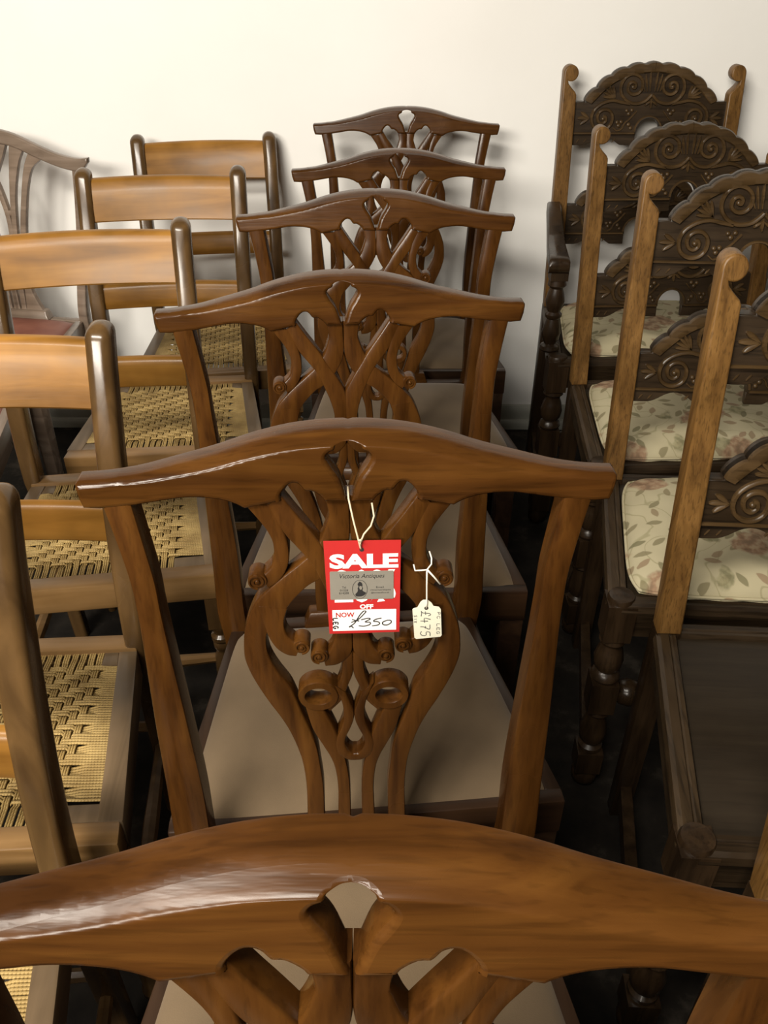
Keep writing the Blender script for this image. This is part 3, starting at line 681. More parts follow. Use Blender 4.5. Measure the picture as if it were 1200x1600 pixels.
def carved_rail(root, dz, name):
    """arched carved rail; dz shifts it down for the middle rail"""
    Z = lambda q: [(x, z+dz) for x, z in q]
    T = 0.022; y0 = 0.006
    arch_in = [(-0.163, 0.970), (-0.150, 0.984), (-0.132, 1.002), (-0.108, 1.0215), (-0.08, 1.036), (-0.045, 1.0465), (0.0, 1.0505)]
    sm = smooth(arch_in, 10)
    # scalloped outer edge
    d = [0.0]
    for a, b_ in zip(sm, sm[1:]): d.append(d[-1]+sqrt((a[0]-b_[0])**2+(a[1]-b_[1])**2))
    sc = []
    for i, (x, z) in enumerate(sm):
        a = sm[max(i-1, 0)]; b_ = sm[min(i+1, len(sm)-1)]; tx, tz = b_[0]-a[0], b_[1]-a[1]; L = sqrt(tx*tx+tz*tz)
        q = abs(sin(pi*(d[i]/d[-1]*4.5)))**0.55*0.006+0.001
        if i == 0: q = 0
        sc.append((x-tz/L*q, z+tx/L*q))
    body_l = [(-0.195, 0.970), (-0.168, 0.970)]+sc
    bot_l = [(-0.0, 0.9345)]+arc(0, 0.9045, 0.0300, pi/2, pi, 10)[1:]+[(-0.0300, 0.8975), (-0.195, 0.8975)]
    L_ = Z(body_l+[(-x, z) for x, z in reversed(body_l[:-1])])
    B_ = Z([(-x, z) for x, z in reversed(bot_l)]+bot_l[1:])
    body = plate([L_+B_], T, 0.002, y0, RK, RZS, name, M_OAKD, root)
    # thinner apron below the ledge: low ends, hump, small pillar beside the arch
    ap = smooth([(-0.195, 0.8725), (-0.160, 0.8725), (-0.143, 0.877), (-0.122, 0.8885), (-0.105, 0.8915), (-0.088, 0.8870), (-0.070, 0.8750), (-0.060, 0.8725), (-0.0300, 0.8725)], 4)
    half = ap+[(-0.0300, 0.8995), (-0.195, 0.8995)]
    for s in (-1, 1):
        plate([Z([(-s*x if s == 1 else x, z) for x, z in half])], 0.013, 0.0012, y0+0.005, RK, RZS, 'apron', M_OAKD, body)
    c = MB(); yf = y0+0.0005
    zz = lambda q: q+dz
    for s in (-1, 1):
        X = lambda P: [(-s*x, z+dz) for x, z in P]
        # rim band following the arch
        R = []
        for (x, z), (xo, zo) in zip(sm[1:], sc[1:]):
            xi, zi = x*0.905, 0.930+(z-0.930)*0.865
            P = [(xi, zi, -0.001), (xi, zi, 0.0035), (lerp(xi, xo, 0.12), lerp(zi, zo, 0.12), 0.0062), (lerp(xi, xo, 0.55), lerp(zi, zo, 0.55), 0.0062), (lerp(xi, xo, 0.9), lerp(zi, zo, 0.9), 0.0056), (xo, zo, 0.0005), (xo, zo, -0.012), (xi, zi, -0.012)]
            R.append([(-s*a_, yf+RK*(b_+dz-RZS)-d_h, b_+dz) for a_, b_, d_h in P])
        c.rings(R)
        # upper spiral sweeping to the centre
        up = list(reversed(spiral(-0.0470, 1.0010, 0.0050, 0.0300, radians(40), -1.75)))
        up_tail = [(-0.0005, 0.9860), (-0.0070, 0.9790), (-0.0170, 0.9710)]
        relief(c, X(smooth(up_tail+[(-0.030, 0.9665), (-0.047, 0.9665), (-0.0640, 0.9745), (-0.0760, 0.9890), (-0.0780, 1.0060), (-0.0700, 1.0220), (-0.0550, 1.0300), (-0.0380, 1.0265), (-0.0265, 1.0150), (-0.0260, 0.9990), (-0.0360, 0.9880), (-0.0500, 0.9870), (-0.0600, 0.9955), (-0.0590, 1.0080), (-0.0500, 1.0130), (-0.0425, 1.0080), (-0.0440, 1.0010), (-0.0490, 1.0010)], 4)), 0.0082, 0.0062, yf)
        bead(c, s*0.0485, zz(1.0025), 0.0052, 0.006, yf)
        # lower spiral joined to the foot of the upper one
        relief(c, X(smooth([(-0.0520, 0.9655), (-0.0740, 0.9690), (-0.0950, 0.9725), (-0.1190, 0.9670), (-0.1380, 0.9530), (-0.1440, 0.9350), (-0.1380, 0.9170), (-0.1220, 0.9080), (-0.1040, 0.9110), (-0.0930, 0.9240), (-0.0930, 0.9410), (-0.1040, 0.9520), (-0.1190, 0.9520), (-0.1290, 0.9420), (-0.1270, 0.9280), (-0.1170, 0.9220), (-0.1080, 0.9280), (-0.1090, 0.9365), (-0.1160, 0.9385)], 4)), 0.0082, 0.0062, yf)
        bead(c, s*0.1150, zz(0.9330), 0.0052, 0.006, yf)
        # fan between the scrolls and the rim
        for k, a in enumerate((176, 158, 140, 122, 104)):
            L = (0.034, 0.036, 0.037, 0.036, 0.030)[k]
            petal(c, -s*-0.0905, zz(0.9790), radians(a if s == -1 else 180-a), L*0.9, 0.0062, 0.0055, yf)
        # three-lobed tulip at the post
        for a, L in ((180, 0.030), (148, 0.026), (212, 0.026)):
            petal(c, -s*-0.1500, zz(0.9340), radians(a if s == -1 else 180-a), L, 0.0072, 0.005, yf)
        # plume either side of the centre line
        for x, a, L in ((-0.006, 94, 0.042), (-0.0125, 102, 0.038), (-0.0185, 112, 0.031)):
            petal(c, -s*x, zz(0.9930), radians(a if s == -1 else 180-a), L, 0.0046, 0.005, yf)
        # trefoil below the junction
        petal(c, -s*-0.0015, zz(0.9720), radians(215 if s == -1 else -35), 0.017, 0.0058, 0.005, yf)
        # curled stem with buds towards the arch
        relief(c, X(smooth([(-0.0880, 0.9130), (-0.0780, 0.9060), (-0.0660, 0.9110), (-0.0600, 0.9230), (-0.0500, 0.9310), (-0.0400, 0.9420), (-0.0330, 0.9500)], 4)), 0.0040, 0.004, yf)
        for x, z, r in ((-0.0745, 0.9175, 0.0052), (-0.0690, 0.9260, 0.0048), (-0.0790, 0.9250, 0.0046), (-0.0520, 0.9440, 0.0052), (-0.0450, 0.9520, 0.0048), (-0.0580, 0.9510, 0.0046), (-0.0500, 0.9200, 0.0050), (-0.0440, 0.9120, 0.0046)):
            bead(c, -s*x, zz(z), r, 0.0045, yf)
        # arch rim and ledge
        relief(c, X(arc(0, 0.9045, 0.0335, pi/2, pi, 12)), 0.005, 0.0045, yf)
        relief(c, X([(-0.194, 0.9000), (-0.12, 0.9000), (-0.034, 0.9000)]), 0.005, 0.0045, yf)
        # incised ticks on the apron
        for x in (-0.176, -0.158, -0.086):
            petal(c, -s*x, zz(0.8790), radians(50 if s == -1 else 130), 0.011, 0.0022, 0.0022, y0+0.005)
    petal(c, 0, zz(0.9780), -pi/2, 0.022, 0.0062, 0.0052, yf)
    c.build('carving', M_OAKR, body, ang=50)
    return body

def lathe_leg(mb, cx, cy, prof): mb.lathe(prof, (cx, cy), 20)

def make_carved_chair():
    root = empty('carved_oak_chair', (0, 0, 0))
    # flat-sawn posts with a rolled top notched on the inner side
    for s in (-1, 1):
        xl, wd = -0.224, 0.036
        circ = arc(xl+0.0185, 1.0325, 0.0178, radians(232-360)+0.0, radians(178), 22)
        out = [(xl, 1.030)]
        loop = [(xl-0.002, RZS), (xl+wd, RZS), (xl+wd, 0.986), (xl+wd-0.0035, 0.9925), (xl+0.0215, 1.003), (xl+0.0150, 1.0105), (xl+0.0135, 1.0165)]
        loop += [p for p in arc(xl+0.0195, 1.0330, 0.0178, radians(-100), radians(180), 22)]
        lp = [(x if s == -1 else -x, z) for x, z in loop]
        plate([lp], 0.034, 0.0032, -0.006, RK, RZS, 'back_post', M_OAKZ, root)
        x0 = s*0.207
        b = MB(); b.hexa([(x0-0.018, 0.0, 0), (x0+0.018, 0.0, 0), (x0+0.018, 0.03, 0), (x0-0.018, 0.03, 0)],
                         [(x0-0.019, -0.006, RZS), (x0+0.019, -0.006, RZS), (x0+0.019, 0.03, RZS), (x0-0.019, 0.03, RZS)])
        b.build('rear_leg', M_OAKL, root, bevel=0.002)
    carved_rail(root, 0.0, 'crest_rail')
    carved_rail(root, -0.236, 'middle_rail')
    # seat frame with moulded edges and a sunk board
    hb, hf, d, zt, zb = 0.226, 0.276, 0.395, 0.480, 0.405
    def mould(p, q, nx, ny, name, mat, w_=0.034):
        """rail along p-q, inner side along (nx,ny); rounded nose and a bead inside"""
        prof = [(0.006, zb), (0.004, zb+0.03), (0.0, zt-0.024), (-0.003, zt-0.015), (0.0, zt-0.004), (0.006, zt), (w_*0.55, zt), (w_*0.62, zt-0.003), (w_*0.70, zt-0.001), (w_*0.88, zt-0.001), (w_, zt-0.009), (w_, zb)]
        MB().rings([[(c[0]+nx*o_, c[1]+ny*o_, z) for o_, z in prof] for c in (p, q)]).build(name, mat, root, ang=30)
    mould((-hf+0.02, -d), (hf-0.02, -d), 0, 1, 'front_rail', M_OAKD)
    for s in (-1, 1): mould((s*hf, -d+0.02), (s*hb, 0.0), -s, 0, 'side_rail', M_OAKS)
    mould((-hb+0.02, 0.026), (hb-0.02, 0.026), 0, -1, 'rear_rail', M_OAKD, 0.03)
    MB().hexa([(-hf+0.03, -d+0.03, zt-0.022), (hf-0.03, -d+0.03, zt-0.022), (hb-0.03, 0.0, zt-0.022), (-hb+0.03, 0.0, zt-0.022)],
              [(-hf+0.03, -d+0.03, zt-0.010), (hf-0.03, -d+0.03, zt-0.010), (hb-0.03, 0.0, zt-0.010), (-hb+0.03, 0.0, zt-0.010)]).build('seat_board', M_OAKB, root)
    for s in (-1, 1):
        cx, cy = s*(hf-0.022), -d+0.022; h = 0.024
        leg = MB(); leg.hexa([(cx-h, cy-h, 0.395), (cx+h, cy-h, 0.395), (cx+h, cy+h, 0.395), (cx-h, cy+h, 0.395)], [(cx-h, cy-h, 0.474), (cx+h, cy-h, 0.474), (cx+h, cy+h, 0.474), (cx-h, cy+h, 0.474)])
        leg.lathe([(0.470, 0.0235), (0.478, 0.0235), (0.4835, 0.021), (0.485, 0.012), (0.485, 0.001)], (cx, cy), 24)
        leg.lathe([(0.396, 0.014), (0.392, 0.0225), (0.384, 0.024), (0.378, 0.018), (0.372, 0.0175), (0.36, 0.0225), (0.34, 0.0265), (0.322, 0.024), (0.312, 0.0175), (0.307, 0.024), (0.297, 0.0265), (0.289, 0.022), (0.287, 0.012)], (cx, cy))
        leg.hexa([(cx-h, cy-h, 0.215), (cx+h, cy-h, 0.215), (cx+h, cy+h, 0.215), (cx-h, cy+h, 0.215)], [(cx-h, cy-h, 0.288), (cx+h, cy-h, 0.288), (cx+h, cy+h, 0.288), (cx-h, cy+h, 0.288)])
        leg.lathe([(0.216, 0.012), (0.214, 0.021), (0.205, 0.024), (0.197, 0.017), (0.18, 0.02), (0.155, 0.026), (0.13, 0.024), (0.118, 0.016), (0.112, 0.023), (0.104, 0.023), (0.098, 0.015)], (cx, cy))
        leg.hexa([(cx-h, cy-h, 0.045), (cx+h, cy-h, 0.045), (cx+h, cy+h, 0.045), (cx-h, cy+h, 0.045)], [(cx-h, cy-h, 0.10), (cx+h, cy-h, 0.10), (cx+h, cy+h, 0.10), (cx-h, cy+h, 0.10)])
        leg.lathe([(0.046, 0.012), (0.044, 0.02), (0.03, 0.026), (0.012, 0.024), (0.0, 0.014)], (cx, cy))
        leg.build('front_leg', M_OAKL, root, ang=40)
        MB().hexa([(s*(hf-0.034), -d+0.04, 0.055), (s*(hf-0.012), -d+0.04, 0.055), (s*0.217, 0.01, 0.055), (s*0.197, 0.01, 0.055)],
                  [(s*(hf-0.034), -d+0.04, 0.09), (s*(hf-0.012), -d+0.04, 0.09), (s*0.217, 0.01, 0.09), (s*0.197, 0.01, 0.09)]).build('stretcher', M_OAKL, root)
    # turned front stretcher with bulb ends
    pr = [(-0.232, 0.010), (-0.222, 0.022), (-0.205, 0.0265), (-0.19, 0.022), (-0.182, 0.013), (-0.172, 0.019), (-0.16, 0.019), (-0.15, 0.013), (-0.08, 0.021), (-0.03, 0.014), (-0.02, 0.022), (0.0, 0.0245)]
    pr = pr+[(-x, r) for x, r in reversed(pr[:-1])]
    MB().rings([[(x, -d+0.022+r*cos(2*pi*k/18), 0.252+r*sin(2*pi*k/18)) for k in range(18)] for x, r in pr]).build('front_stretcher', M_OAKL, root)
    return root

RG = 'carved oak chairs in the right row'
r0 = make_carved_chair()
RPOS = [(0.7064, 2.3300, 1.72, (1.079, 0.95, 1.068), 'carved oak armchair against the white wall, tallest of the right row'),
        (0.6910, 1.8899, 3.25, (1, 1, 1), 'carved oak side chair standing directly in front of the oak armchair'),
        (0.6758, 1.4267, -3.20, (1, 1, 1), 'carved oak side chair, third from the wall, with crisp golden scrolls on its crest'),
        (0.6622, 0.9696, -3.16, (1, 1, 1), 'carved oak side chair with a bare board seat and no cushion'),
        (0.6560, 0.5200, -2.0, (1, 1, 1), 'nearest carved oak chair, only a sliver of post showing at lower right')]
RCH = []
for i, (x, y, a, s, lab) in enumerate(RPOS):
    if i == 1:
        r = r0; r.location = (x, y, 0); r.rotation_euler = (0, 0, radians(a))
    else: r = dup(r0, (x, y, 0), a, s)
    tag(r, lab, 'chair', RG); RCH.append(r)
RCH[0].name = 'carved_oak_armchair'
# arms of the armchair, in its own frame
for s in (-1, 1):
    P = smooth([(s*0.226, 0.03, 0.748), (s*0.238, -0.05, 0.748), (s*0.252, -0.15, 0.738), (s*0.264, -0.24, 0.722), (s*0.270, -0.30, 0.716), (s*0.274, -0.345, 0.712)], 5)
    m = MB(); R = []
    for i, (x, y, z) in enumerate(P):
        u = i/(len(P)-1); hw_ = lerp(0.017, 0.023, u); ht = lerp(0.026, 0.022, u)
        R.append([(x-hw_, y, z-ht), (x+hw_, y, z-ht), (x+hw_, y, z-0.004), (x+hw_*0.8, y, z), (x-hw_*0.8, y, z), (x-hw_, y, z-0.004)])
    for q, dz in ((0.010, 0.004), (0.016, 0.014), (0.014, 0.026)):
        x, y, z = P[-1]; y -= q; hw_ = 0.023
        R.append([(x-hw_, y+0.012, z-0.036), (x+hw_, y+0.012, z-0.036), (x+hw_, y, z-0.004-dz), (x+hw_*0.8, y, z-dz), (x-hw_*0.8, y, z-dz), (x-hw_, y, z-0.004-dz)])
    m.rings(R).build('arm', M_OAKL, RCH[0], ang=45)
    cx, cy = s*0.268, -0.325
    sp = MB(); sp.box((cx-0.02, cy-0.02, 0.655), (cx+0.02, cy+0.02, 0.700))
    sp.lathe([(0.656, 0.012), (0.654, 0.020), (0.642, 0.022), (0.634, 0.015), (0.622, 0.019), (0.604, 0.0225), (0.590, 0.019), (0.578, 0.0145), (0.572, 0.020), (0.566, 0.020), (0.560, 0.015), (0.545, 0.019), (0.525, 0.0225), (0.508, 0.019), (0.498, 0.014), (0.493, 0.022), (0.484, 0.024), (0.478, 0.018)], (cx, cy))
    sp.build('arm_support', M_OAKL, RCH[0], ang=40)

# loose floral cushions, one on each of the three rear oak chairs
def make_cushion():
    root = empty('seat_cushion', (0, 0, 0))
    c = seat_pad(0.192, 0.242, -0.012, -0.375, 0.0, 0.030, 0.012, 'cover', M_FLORAL, root, N=36, corner=0.07)
    # shallow tucks along the edge
    for v in c.data.vertices:
        v.co.z += 0.0012*sin(v.co.x*90)*sin(v.co.y*80)
    # piping round the lower edge
    pts = []
    N = 36
    def bp(u, v):
        uu = u*(1-0.07*(abs(v)**6)); vv = v*(1-0.07*(abs(u)**6)); hw_ = lerp(0.192, 0.242, (1-vv)/2)
        return (hw_*uu*1.003, lerp(-0.375, -0.012, (vv+1)/2), 0.006)
    ring = [bp(-1+2*k/N, -1) for k in range(N)]+[bp(1, -1+2*k/N) for k in range(N)]+[bp(1-2*k/N, 1) for k in range(N)]+[bp(-1, 1-2*k/N) for k in range(N)]
    m = MB(); R = []; n = len(ring)
    for i, p in enumerate(ring):
        a, b_ = ring[i-1], ring[(i+1) % n]; tx, ty = b_[0]-a[0], b_[1]-a[1]; L = sqrt(tx*tx+ty*ty) or 1; nx, ny = -ty/L, tx/L
        R.append([(p[0]+nx*0.003*cos(2*pi*k/6), p[1]+ny*0.003*cos(2*pi*k/6), p[2]+0.003*sin(2*pi*k/6)) for k in range(6)])
    m.rings(R, closed=True).build('piping', M_FLORAL, root, ang=None)
    return root
CG = 'floral cushions on the carved oak chairs'
CLAB = ['floral cushion on the seat of the oak armchair by the wall', 'floral cushion on the oak side chair directly in front of the armchair', 'nearest floral cushion, just right of the tagged chair crest end']
c0 = make_cushion()
for i in range(3):
    x, y, a, s, _ = RPOS[i]
    zt = RZS*s[2]+0.0003
    if i == 0:
        c = c0; c.location = (x, y, zt); c.rotation_euler = (0, 0, radians(a)); c.scale = (1.05, 0.95, 1)
    else: c = dup(c0, (x, y, zt), a)
    tag(c, CLAB[i], 'cushion', CG)

# ------------------------------------------------------------------ camel-back chairs with red leather seats (far left)
def make_camel_chair():
    root = empty('camel_back_chair', (0, 0, 0)); zs, k = 0.47, 0.11
    top = [(-0.285, 0.905), (-0.25, 0.903), (-0.20, 0.912), (-0.14, 0.934), (-0.08, 0.958), (-0.03, 0.969), (0, 0.971)]
    bt = [(-0.284, 0.893), (-0.262, 0.872), (-0.225, 0.874), (-0.18, 0.886), (-0.13, 0.905), (-0.08, 0.925), (-0.03, 0.934), (0, 0.936)]
    t_ = smooth(top, 5); b_ = smooth(bt, 5)
    half = list(reversed(t_[:-1]))+b_
    loop = [(0, 0.971)]+half+[(-x, z) for x, z in reversed(half[:-1])]
    plate([loop], 0.02, 0.004, -0.003, k, zs, 'crest_rail', M_GLAREW, root)
    m = MB()
    bars = [[(-0.155, 0.90, -0.118, 0.915), (-0.118, 0.868, -0.096, 0.872), (-0.092, 0.80, -0.075, 0.80), (-0.070, 0.70, -0.052, 0.70), (-0.055, 0.60, -0.036, 0.60), (-0.058, 0.54, -0.034, 0.54), (-0.082, 0.485, -0.03, 0.485)],
            [(-0.104, 0.92, -0.066, 0.932), (-0.082, 0.88, -0.056, 0.885), (-0.058, 0.80, -0.041, 0.80), (-0.044, 0.70, -0.029, 0.70), (-0.033, 0.60, -0.018, 0.60), (-0.03, 0.485, -0.014, 0.485)],
            [(-0.056, 0.93, -0.018, 0.938), (-0.036, 0.89, -0.012, 0.892), (-0.014, 0.85, 0.006, 0.85), (0.004, 0.81, 0.020, 0.81), (0.018, 0.74, 0.032, 0.74), (0.014, 0.66, 0.028, 0.66), (-0.004, 0.58, 0.010, 0.58), (-0.010, 0.485, 0.006, 0.485)]]
    for i, P in enumerate(bars):
        for g in (P, mirror(P)): m.ribbon(g, 0.015, 0.001+0.0004*i, k, zs)
    for s in (-1, 1):
        P = [(s*0.050, 0.762, s*0.050, 0.748), (s*0.02, 0.762, s*0.02, 0.748)]
        m.ribbon(P, 0.013, 0.002, k, zs)
    m.build('splat', M_GLAREW, root)
    b = MB(); b.hexa([(-0.10, -0.014, 0.462), (0.10, -0.014, 0.462), (0.10, 0.026, 0.462), (-0.10, 0.026, 0.462)], [(-0.09, -0.004, 0.488), (0.09, -0.004, 0.488), (0.09, 0.024, 0.488), (-0.09, 0.024, 0.488)])
    b.build('shoe', M_GLAREW, root, bevel=0.003)
    for s in (-1, 1):
        P = [(s*0.250, 0.885), (s*0.244, 0.80), (s*0.228, 0.66), (s*0.208, 0.54), (s*0.202, 0.46), (s*0.2, 0.25), (s*0.196, 0.0)]
        R = []
        for x, z in smooth(P, 4):
            y = k*(z-zs) if z > zs else (zs-z)*0.12
            R.append([(x+dx, y+dy+0.014, z) for dx, dy in rrect(0.014, 0.015, 0.005, 2)])
        MB().rings(R).build('back_post', M_GLAREW, root)
    hb, hf, d = 0.20, 0.245, 0.385
    for a, nm in (([(-hf, -d), (hf, -d), (hf, -d+0.024), (-hf, -d+0.024)], 'front_rail'), ([(-hb, 0.0), (hb, 0.0), (hb, 0.026), (-hb, 0.026)], 'rear_rail'),
                  ([(-hf, -d+0.022), (-hf+0.024, -d+0.022), (-hb+0.024, 0.0), (-hb, 0.0)], 'side_rail'), ([(hf, -d+0.022), (hf-0.024, -d+0.022), (hb-0.024, 0.0), (hb, 0.0)], 'side_rail')):
        MB().hexa([(x, y, 0.395) for x, y in a], [(x, y, 0.462) for x, y in a]).build(nm, M_GLAREW, root, bevel=0.003)
    seat_pad(hb-0.016, hf-0.016, 0.0, -d+0.016, 0.448, 0.024, 0.014, 'seat_pad', M_LEATHER, root, N=22)
    for s in (-1, 1):
        MB().hexa([(s*(hf-0.034), -d+0.008, 0), (s*(hf-0.006), -d+0.008, 0), (s*(hf-0.006), -d+0.036, 0), (s*(hf-0.034), -d+0.036, 0)],
                  [(s*(hf-0.042), -d+0.003, 0.396), (s*(hf-0.003), -d+0.003, 0.396), (s*(hf-0.003), -d+0.042, 0.396), (s*(hf-0.042), -d+0.042, 0.396)]).build('front_leg', M_GLAREW, root, bevel=0.002)
    return root
f0 = make_camel_chair(); f0.location = (-1.085, 2.345, 0); f0.rotation_euler = (0, 0, radians(-8))
FG = 'camel-back chairs with red leather seats'
tag(f0, 'glare-paled camel-back chair with red leather seat, at far left against the wall', 'chair', FG)
f1 = dup(f0, (-1.25, 1.59, 0), 100)
tag(f1, 'red leather seat corner at the left edge, of a chair turned sideways', 'chair', FG)

# ------------------------------------------------------------------ tags on the second chair
def text_mesh(body, size, offset=0.0, shear=0.0, align='CENTER', sx=1.0):
    cu = bpy.data.curves.new('tmp', 'FONT'); cu.body = body; cu.size = size; cu.offset = offset; cu.shear = shear
    cu.align_x = align; cu.align_y = 'CENTER'; cu.resolution_u = 3
    o = bpy.data.objects.new('tmp', cu); COL.objects.link(o)
    dg = bpy.context.evaluated_depsgraph_get(); dg.update()
    me = bpy.data.meshes.new_from_object(o.evaluated_get(dg))
    bpy.data.objects.remove(o, do_unlink=True); bpy.data.curves.remove(cu)
    for v in me.vertices: v.co.x *= sx
    return me
def fit_text(body, x0, x1, z0, z1, y, name, mat, parent, offset=0.0, shear=0.0, rot=0.0):
    """fit the glyph box exactly to a rectangle on the card (rot in quarter turns clockwise)"""
    me = text_mesh(body, 1.0, offset, shear)
    xs = [v.co.x for v in me.vertices]; ys = [v.co.y for v in me.vertices]
    ax, bx, ay, by = min(xs), max(xs), min(ys), max(ys)
    for v in me.vertices:
        u, t = (v.co.x-ax)/(bx-ax), (v.co.y-ay)/(by-ay)
        if rot: u, t = t, 1-u
        v.co = (lerp(x0, x1, u), y, lerp(z0, z1, t))
    o = finish(me, name, mat, parent, None, True)
    return o
def stroke(mb, pts, wd, y, n=4):
    P = smooth(pts, n); R = []
    for i, (x, z) in enumerate(P):
        a = P[max(i-1, 0)]; b_ = P[min(i+1, len(P)-1)]; tx, tz = b_[0]-a[0], b_[1]-a[1]; L = sqrt(tx*tx+tz*tz) or 1
        nx, nz = -tz/L*wd/2, tx/L*wd/2
        R.append([(x+nx, y, z+nz), (x+nx, y-0.00005, z+nz), (x-nx, y-0.00005, z-nz), (x-nx, y, z-nz)])
    mb.rings(R)
def card(name, loop, t, mat, parent, y=0.0):
    me = plate_mesh([loop], t, t*0.2, 1)
    for v in me.vertices: x, z, d = v.co; v.co = (x, y+d, z)
    return finish(me, name, mat, parent, 35)
def rrloop(x0, x1, z0, z1, r, n=4):
    cx, cz = (x0+x1)/2, (z0+z1)/2
    return [(cx+a, cz+b_) for a, b_ in rrect((x1-x0)/2, (z1-z0)/2, r, n)]

GLYPH = {'£': [[(0.9, 0.75), (0.75, 0.98), (0.5, 0.9), (0.42, 0.55), (0.35, 0.2), (0.05, 0.05), (0.4, 0.1), (0.95, 0.05)], [(0.1, 0.45), (0.7, 0.5)]],
         '4': [[(0.35, 1.0), (0.1, 0.4), (0.9, 0.42)], [(0.65, 0.75), (0.6, 0.0)]], '7': [[(0.05, 0.95), (0.9, 0.92), (0.5, 0.4), (0.4, 0.0)], [(0.3, 0.5), (0.75, 0.52)]],
         '5': [[(0.9, 1.0), (0.25, 0.95), (0.2, 0.6), (0.7, 0.6), (0.85, 0.3), (0.5, 0.02), (0.05, 0.12)]],
         'L': [[(0.15, 1.0), (0.12, 0.05), (0.9, 0.1)]], 'E': [[(0.85, 0.95), (0.15, 0.95), (0.12, 0.05), (0.9, 0.05)], [(0.15, 0.5), (0.7, 0.52)]],
         'G': [[(0.85, 0.85), (0.45, 1.0), (0.1, 0.5), (0.45, 0.02), (0.85, 0.2), (0.85, 0.45), (0.55, 0.45)]],
         'S': [[(0.85, 0.9), (0.4, 0.98), (0.2, 0.72), (0.7, 0.45), (0.75, 0.15), (0.1, 0.05)]], 'I': [[(0.5, 1.0), (0.5, 0.0)]],
         'X': [[(0.1, 1.0), (0.9, 0.0)], [(0.9, 1.0), (0.1, 0.0)]], 'P': [[(0.15, 0.0), (0.15, 1.0), (0.75, 0.9), (0.7, 0.55), (0.15, 0.5)]], 'C': [[(0.85, 0.85), (0.35, 1.0), (0.1, 0.5), (0.4, 0.0), (0.9, 0.15)]]}
def turned_writing(mb, text, x0, x1, y0, y1, conv, wd, yy):
    """pen strokes of a word written down the card, its letters lying on their side"""
    step = (y1-y0)/len(text)
    for k, ch in enumerate(text):
        if ch == ' ': continue
        for P in GLYPH[ch]:
            stroke(mb, [conv(lerp(x0, x1, v), y0+step*(k+0.82*u)) for u, v in P], wd, yy, 3)

CH2 = MCH[1]
bpy.context.view_layer.update()
def on_chair(root, x, z, off, tilt=0.0):
    """place a hanging card against the leaning back of the tagged chair"""
    L = Matrix.Translation((x, off+KM(z), z)) @ Matrix.Rotation(-math.atan(0.4*(z-ZS)), 4, 'X') @ Matrix.Rotation(radians(tilt), 4, 'Y')
    root.matrix_world = CH2.matrix_world @ L

st = empty('sale_tag', (0, 0, 0))
tag(st, 'red and white sale tag tied to the crest of a splat-back chair', 'tag')
TX, TZ = 0.0109, 0.8765
K = 0.0730/122.5; KZ = 0.1034/144.5
px = lambda u: (u-568.5)*K
pz = lambda v: (920.5-v)*KZ
c_ = lambda x, y: (px(480+x/5), pz(760+y/5))      # from enlarged-detail units
card('card', [(px(508), pz(848.5)), (px(630), pz(849)), (px(628.5), pz(992)), (px(512.5), pz(992.8))], 0.0008, M_RED, st)
YF = -0.0005
fit_text('SALE', px(516.5), px(626), pz(890), pz(868), YF-0.0002, 'lettering', M_WHITE, st, 0.045)
fit_text('20%', px(523), px(622), pz(943), pz(892), YF-0.0001, 'lettering', M_WHITE, st, 0.045)
fit_text('OFF', px(563.5), px(585.5), pz(953), pz(946), YF-0.0002, 'lettering', M_WHITE, st, 0.04)
card('price_panel', rrloop(px(518.5), px(623), pz(988), pz(954.5), 0.0004), 0.0003, M_WHITE, st, YF)
fit_text('NOW', px(524), px(554.5), pz(966), pz(958.2), YF-0.0004, 'lettering', M_NOW, st, 0.026)
m = MB(); YI = YF-0.0004
for P in ([(345, 1072), (400, 1050), (450, 1006), (466, 986), (445, 984), (410, 1022), (372, 1078), (326, 1108), (345, 1104), (362, 1118)], [(352, 1048), (380, 1056), (410, 1062)],
          [(425, 1052), (480, 1041), (500, 1048), (458, 1070), (498, 1074), (496, 1092), (450, 1104), (405, 1100)],
          [(594, 1042), (548, 1050), (528, 1066), (562, 1070), (578, 1084), (560, 1098), (516, 1103)],
          [(642, 1060), (605, 1074), (606, 1094), (640, 1098), (672, 1080), (668, 1062), (640, 1060)]):
    stroke(m, [c_(*q) for q in P], 0.0011, YI)
m.build('price_handwriting', M_INK, st, ang=None)
m = MB()
turned_writing(m, 'LEG', 196, 236, 1034, 1128, c_, 0.0012, YI)
m.build('side_handwriting', M_INK, st, ang=None)
sk = card('shop_sticker', rrloop(px(516.3), px(618.5), pz(937.7), pz(894), 0.0012), 0.0003, M_SILVER, st, YF-0.0003)
YS = YF-0.0006
fit_text('Victoria Antiques', px(532), px(604), pz(906.5), pz(898), YS, 'lettering', M_INK, sk, 0.0, 0.25)
for t_, x0, x1, v in (('Tel', 535.5, 541.5, 918.5), ('01228', 532, 545, 923), ('814288', 530.5, 546, 927.5), ('Email', 590.5, 602.5, 919), ('victoriaantiques', 580.5, 614, 923.5), ('@homecall.co.uk', 582, 611, 927.7)):
    fit_text(t_, px(x0), px(x1), pz(v+1.5), pz(v-1.5), YS, 'lettering', M_INK, sk)
m = MB()
ex, ez, rx, rz = px(564), pz(921.8), 12*K, 14.3*KZ
stroke(m, [(ex+rx*cos(2*pi*k/24), ez+rz*sin(2*pi*k/24)) for k in range(25)], 0.0004, YS, 1)
m.build('emblem_oval', M_INK, sk, ang=None)
bust = [(388, 862), (384, 846), (398, 832), (404, 816), (402, 800), (410, 788), (402, 772), (410, 758), (420, 750), (436, 760), (442, 776), (440, 790), (446, 802), (440, 816), (452, 828), (468, 836), (462, 850), (440, 862), (414, 866)]
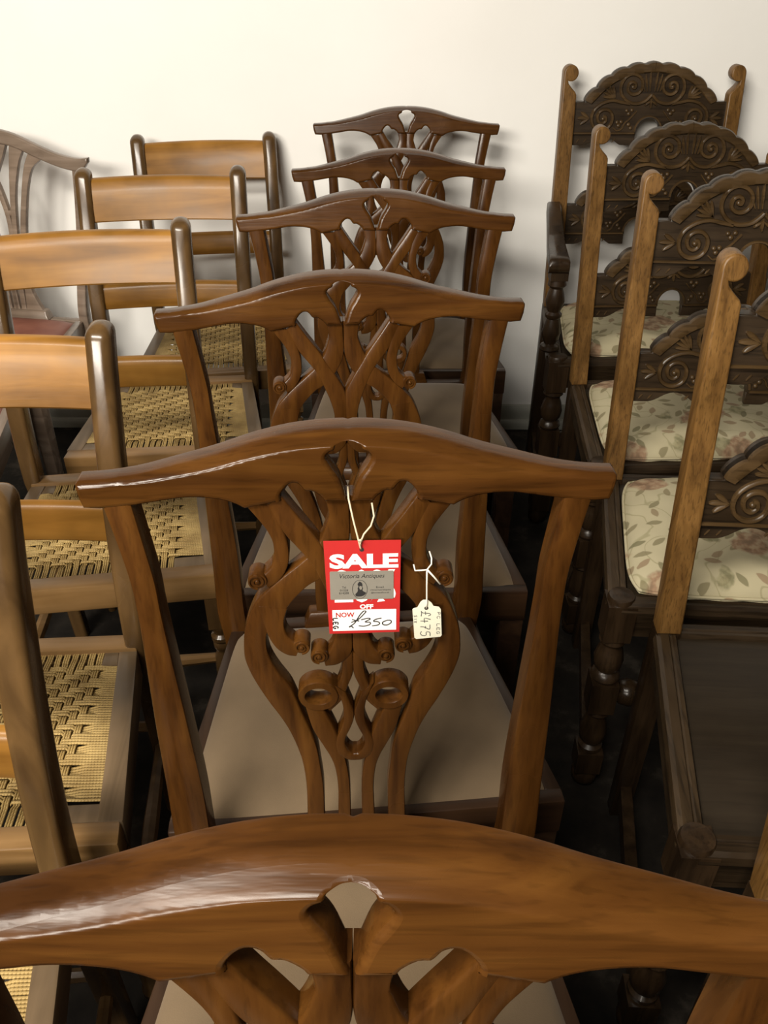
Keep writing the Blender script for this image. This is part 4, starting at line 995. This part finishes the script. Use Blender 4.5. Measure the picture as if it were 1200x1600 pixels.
card('emblem_bust', smooth([c_(*q) for q in bust], 3, True), 0.0001, M_INK, sk, YS)
card('emblem_face', smooth([c_(*q) for q in ((418, 786), (432, 784), (438, 794), (436, 808), (424, 812), (416, 800))], 3, True), 0.0001, M_SILVER, sk, YS-0.0001)
m = MB(); m.rings([[(px(568)+r*cos(2*pi*k/16), YF+d, pz(862)+r*sin(2*pi*k/16)) for k in range(16)] for r, d in ((0.0022, 0.0), (0.0021, -0.0002))])
m.build('punched_hole', M_DARKHOLE, st)
m = MB()
m.tube([(px(548), 0.018, pz(783)), (px(549), 0.006, pz(792)), (px(556), 0.0, pz(820)), (px(563), -0.003, pz(845)), (px(566), -0.003, pz(857)), (px(568), 0.001, pz(863))], 0.0009, 6)
m.tube([(px(567), 0.0005, pz(862)), (px(566), -0.003, pz(850)), (px(572), -0.002, pz(838)), (px(583), -0.001, pz(827)), (px(588), 0.002, pz(815)), (px(585), 0.008, pz(800))], 0.0009, 6)
m.tube([(px(563.5), -0.003, pz(847)), (px(566), -0.0042, pz(845.5)), (px(568.5), -0.003, pz(847))], 0.0014, 6)
m.build('string', M_STRING, st, ang=None)
on_chair(st, TX, TZ, -0.0075)

wt = empty('price_tag', (0, 0, 0))
tag(wt, 'small cream price tag on white string, hanging beside the red sale tag', 'tag')
wx, wz = 0.0746, 0.8382
d_ = lambda x, y: (lerp(0.0599, 0.0865, (480+x/5-649)/43)-wx, lerp(0.8498, 0.8159, (760+y/5-958)/45)-wz)
loop = [d_(*q) for q in ((840, 985), (850, 975), (878, 970), (905, 925), (925, 912), (960, 912), (990, 935), (1008, 962), (1050, 968), (1065, 985), (1080, 1190), (1068, 1202), (875, 1216), (860, 1205))]
card('card', loop, 0.0007, M_CREAM, wt)
m = MB()
turned_writing(m, '£475', 905, 985, 995, 1205, d_, 0.0009, -0.0005)
m.build('price_handwriting', M_PENCIL, wt, ang=None)
m = MB()
turned_writing(m, 'SIX', 852, 876, 1026, 1092, d_, 0.0006, -0.0005)
turned_writing(m, 'PC LEG', 1036, 1060, 1005, 1185, d_, 0.0006, -0.0005)
m.build('side_handwriting', M_PENCIL, wt, ang=None)
hx, hz = d_(950, 975)
m = MB(); m.rings([[(hx+r*cos(2*pi*k/14), -0.0003+d, hz+r*sin(2*pi*k/14)) for k in range(14)] for r, d in ((0.0021, 0.0), (0.002, -0.0002))])
m.build('punched_hole', M_DARKHOLE, wt)
m = MB()
D3 = lambda x, y, dy: (d_(x, y)[0], dy, d_(x, y)[1])
m.tube([D3(950, 975, -0.0008), D3(952, 930, -0.0014), D3(948, 800, -0.002), D3(945, 675, -0.003)], 0.0008, 6)
m.tube([D3(845, 655, 0.002), D3(855, 685, -0.002), D3(900, 680, -0.003), D3(945, 675, -0.0035), D3(980, 640, -0.002), D3(980, 600, -0.001), D3(966, 570, 0.004)], 0.0008, 6)
m.tube([D3(945, 672, -0.0035), D3(1000, 725, -0.0042), D3(1050, 778, -0.0045)], 0.0009, 6)
m.build('string', M_WSTRING, wt, ang=None)
on_chair(wt, wx, wz, -0.0068)
